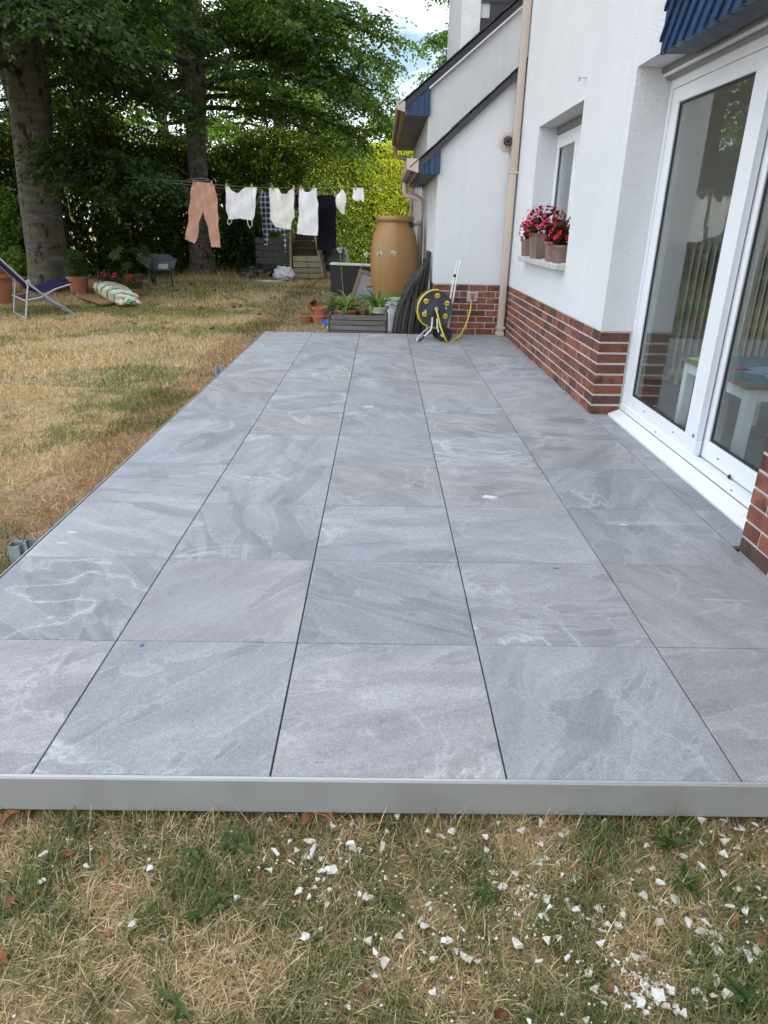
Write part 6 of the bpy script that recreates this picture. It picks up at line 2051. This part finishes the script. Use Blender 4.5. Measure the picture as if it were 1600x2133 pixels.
lf = [(20, 1705, 60), (60, 1690, 50), (140, 1782, 45), (215, 1795, 35), (18, 1878, 45), (75, 1862, 25), (265, 1882, 35), (240, 1850, 25), (365, 1870, 32), (320, 1690, 55), (605, 1706, 40), (640, 1710, 60), (690, 1700, 65), (665, 1695, 55), (795, 1705, 45),
      (545, 1822, 30), (590, 1770, 40), (225, 1945, 30), (5, 1990, 50), (825, 1705, 30), (1120, 1705, 50), (1150, 1698, 40), (1258, 1775, 35), (1230, 1828, 50), (1240, 1800, 30), (1290, 1712, 40), (1440, 1706, 45), (1490, 1742, 40), (1565, 1780, 45),
      (1485, 1778, 35), (1530, 1915, 45), (1270, 2055, 35), (1040, 2115, 45), (760, 2060, 30), (470, 2000, 30), (1590, 1960, 40), (1330, 1710, 40), (980, 1715, 40)]
for k, (u, v, d) in enumerate(lf):
    p = at(u, v, Z=GZ + .012)
    o = bpy.data.objects.new('dry_leaf', dl[k % 6]); COL.objects.link(o)
    o.location = p
    s_ = d / 1600 * 1.3
    o.scale = (s_, s_, s_)
    o.rotation_euler = (random.uniform(-.5, .5), random.uniform(-.4, .4), random.uniform(0, 6.28))
    tag(o, 'curled brown dry leaf lying in the foreground grass', 'dry leaf', 'dry leaves in the foreground grass')
for k in range(46):
    y_ = random.uniform(7.5, 15); x_ = random.uniform(-(y_ + 1.9) * .52, -1.6)
    o = bpy.data.objects.new('dry_leaf', dl[k % 6]); COL.objects.link(o)
    o.location = (x_, y_, GZ + .03); s_ = random.uniform(.07, .12); o.scale = (s_, s_, s_)
    o.rotation_euler = (random.uniform(-.5, .5), random.uniform(-.4, .4), random.uniform(0, 6.28))
    tag(o, 'curled brown dry leaf lying on the lawn under the beeches', 'dry leaf', 'dry leaves on the lawn')

WEED = [(.045, .092, .020), (.062, .115, .026), (.085, .135, .035)]
def weed(label, u, v, n_, L, W, pal=None, Z=GZ, round_=False):
    pal = WEED
    L = L * .85
    c = at(u, v, Z=Z)
    r_ = thing('weed', label, 'weed', (c.x, c.y, Z))
    P, D, N, Ls, Ws = [], [], [], [], []
    for k in range(n_):
        a = random.uniform(0, 6.28)
        ln = L * random.uniform(.6, 1.15)
        off = random.uniform(.2, .55) * ln + (random.uniform(0, L * 1.6) if round_ else 0)
        P.append((c.x + off * math.cos(a), c.y + off * math.sin(a), Z + .012 + random.uniform(.0, .03)))
        D.append((math.cos(a), math.sin(a), random.uniform(-.1, .5))); N.append((random.gauss(0, .25), random.gauss(0, .25), 1)); Ls.append(ln); Ws.append(ln * W * random.uniform(.8, 1.2))
    V, F = leaf_geo(np.array(P), np.array(D), np.array(N), Ls, Ws)
    np_mesh('leaves', V, F, np.repeat(leaf_colors(n_, pal), 4, 0), M['leaf'], r_)
weed('round-leaved green weed in the foreground left of centre', 500, 1775, 34, .030, .6, AGA, GZ, True)
weed('low green weed patch below the round-leaved weed', 440, 1905, 24, .028, .6, AGA, GZ, True)
weed('single broad dandelion rosette left of the round-leaved weed', 405, 1795, 7, .055, .35)
weed('leafy dandelion rosette in the foreground at the right', 1385, 1765, 12, .075, .26)
weed('dandelion rosette below the right-hand dandelion', 1420, 1850, 12, .065, .28)
weed('small green weed near the right corner of the foreground', 1545, 2100, 10, .07, .2)
weed('small dandelion rosette at the bottom left of the foreground', 370, 2105, 9, .06, .24)
weed('small clover patch in the foreground centre right', 1010, 1880, 26, .018, .8, AGA, GZ, True)
weed('pale dandelion rosette against the terrace trim at the right', 1420, 1712, 9, .05, .3)

# small finds: petals on the paving, a leaf in the door track, spare pegs at the gutter
for nm, lb, u, v, mt in (('petal', 'small purple petal on the front row of tiles', 295, 1343, 'violet'), ('petal', 'tiny red petal on the far tiles near the brick wall', 1091, 770, 'red'), ('petal', 'tiny red petal beside the downpipe foot', 1031, 731, 'red')):
    p = at(u, v, Z=.004)
    r_ = thing(nm, lb, 'petal', p)
    MB().obox((0, 0, 0), (.006, .0025, .001), (-.002, .0035, .001), (0, 0, .001)).build('blade', M[mt], r_, world_space=False)
o = bpy.data.objects.new('dry_leaf', dl[2]); COL.objects.link(o)
o.location = at(1517, 993, X=2.118); o.scale = (.045, .045, .045); o.rotation_euler = (1.2, .4, .6)
tag(o, 'curled tan leaf caught in the patio door track', 'dry leaf')
for k in range(5):
    p = at(859 + k * 5.2, 386 + .6 * k, Y=8.9)
    r_ = thing('clothes_peg', 'dark clothes peg clipped on the cord under the lower gutter', 'clothes peg', p, 'spare pegs under the lower gutter')
    m_ = MB(); m_.obox((0, -.008, 0), (.006, 0, .001), (0, .004, 0), (0, 0, .036)); m_.obox((0, .008, 0), (.006, 0, .001), (0, .004, 0), (0, 0, .036))
    m_.build('peg_body', M['rubber'], r_, world_space=False)
c0 = thing('peg_cord', 'short cord with dark pegs under the lower gutter', 'cord', at(856, 386, Y=8.9))
MB().tube([at(852, 385.5, Y=8.9), at(888, 389, Y=8.9)], .003, 5).build('cord', M['cord'], c0)
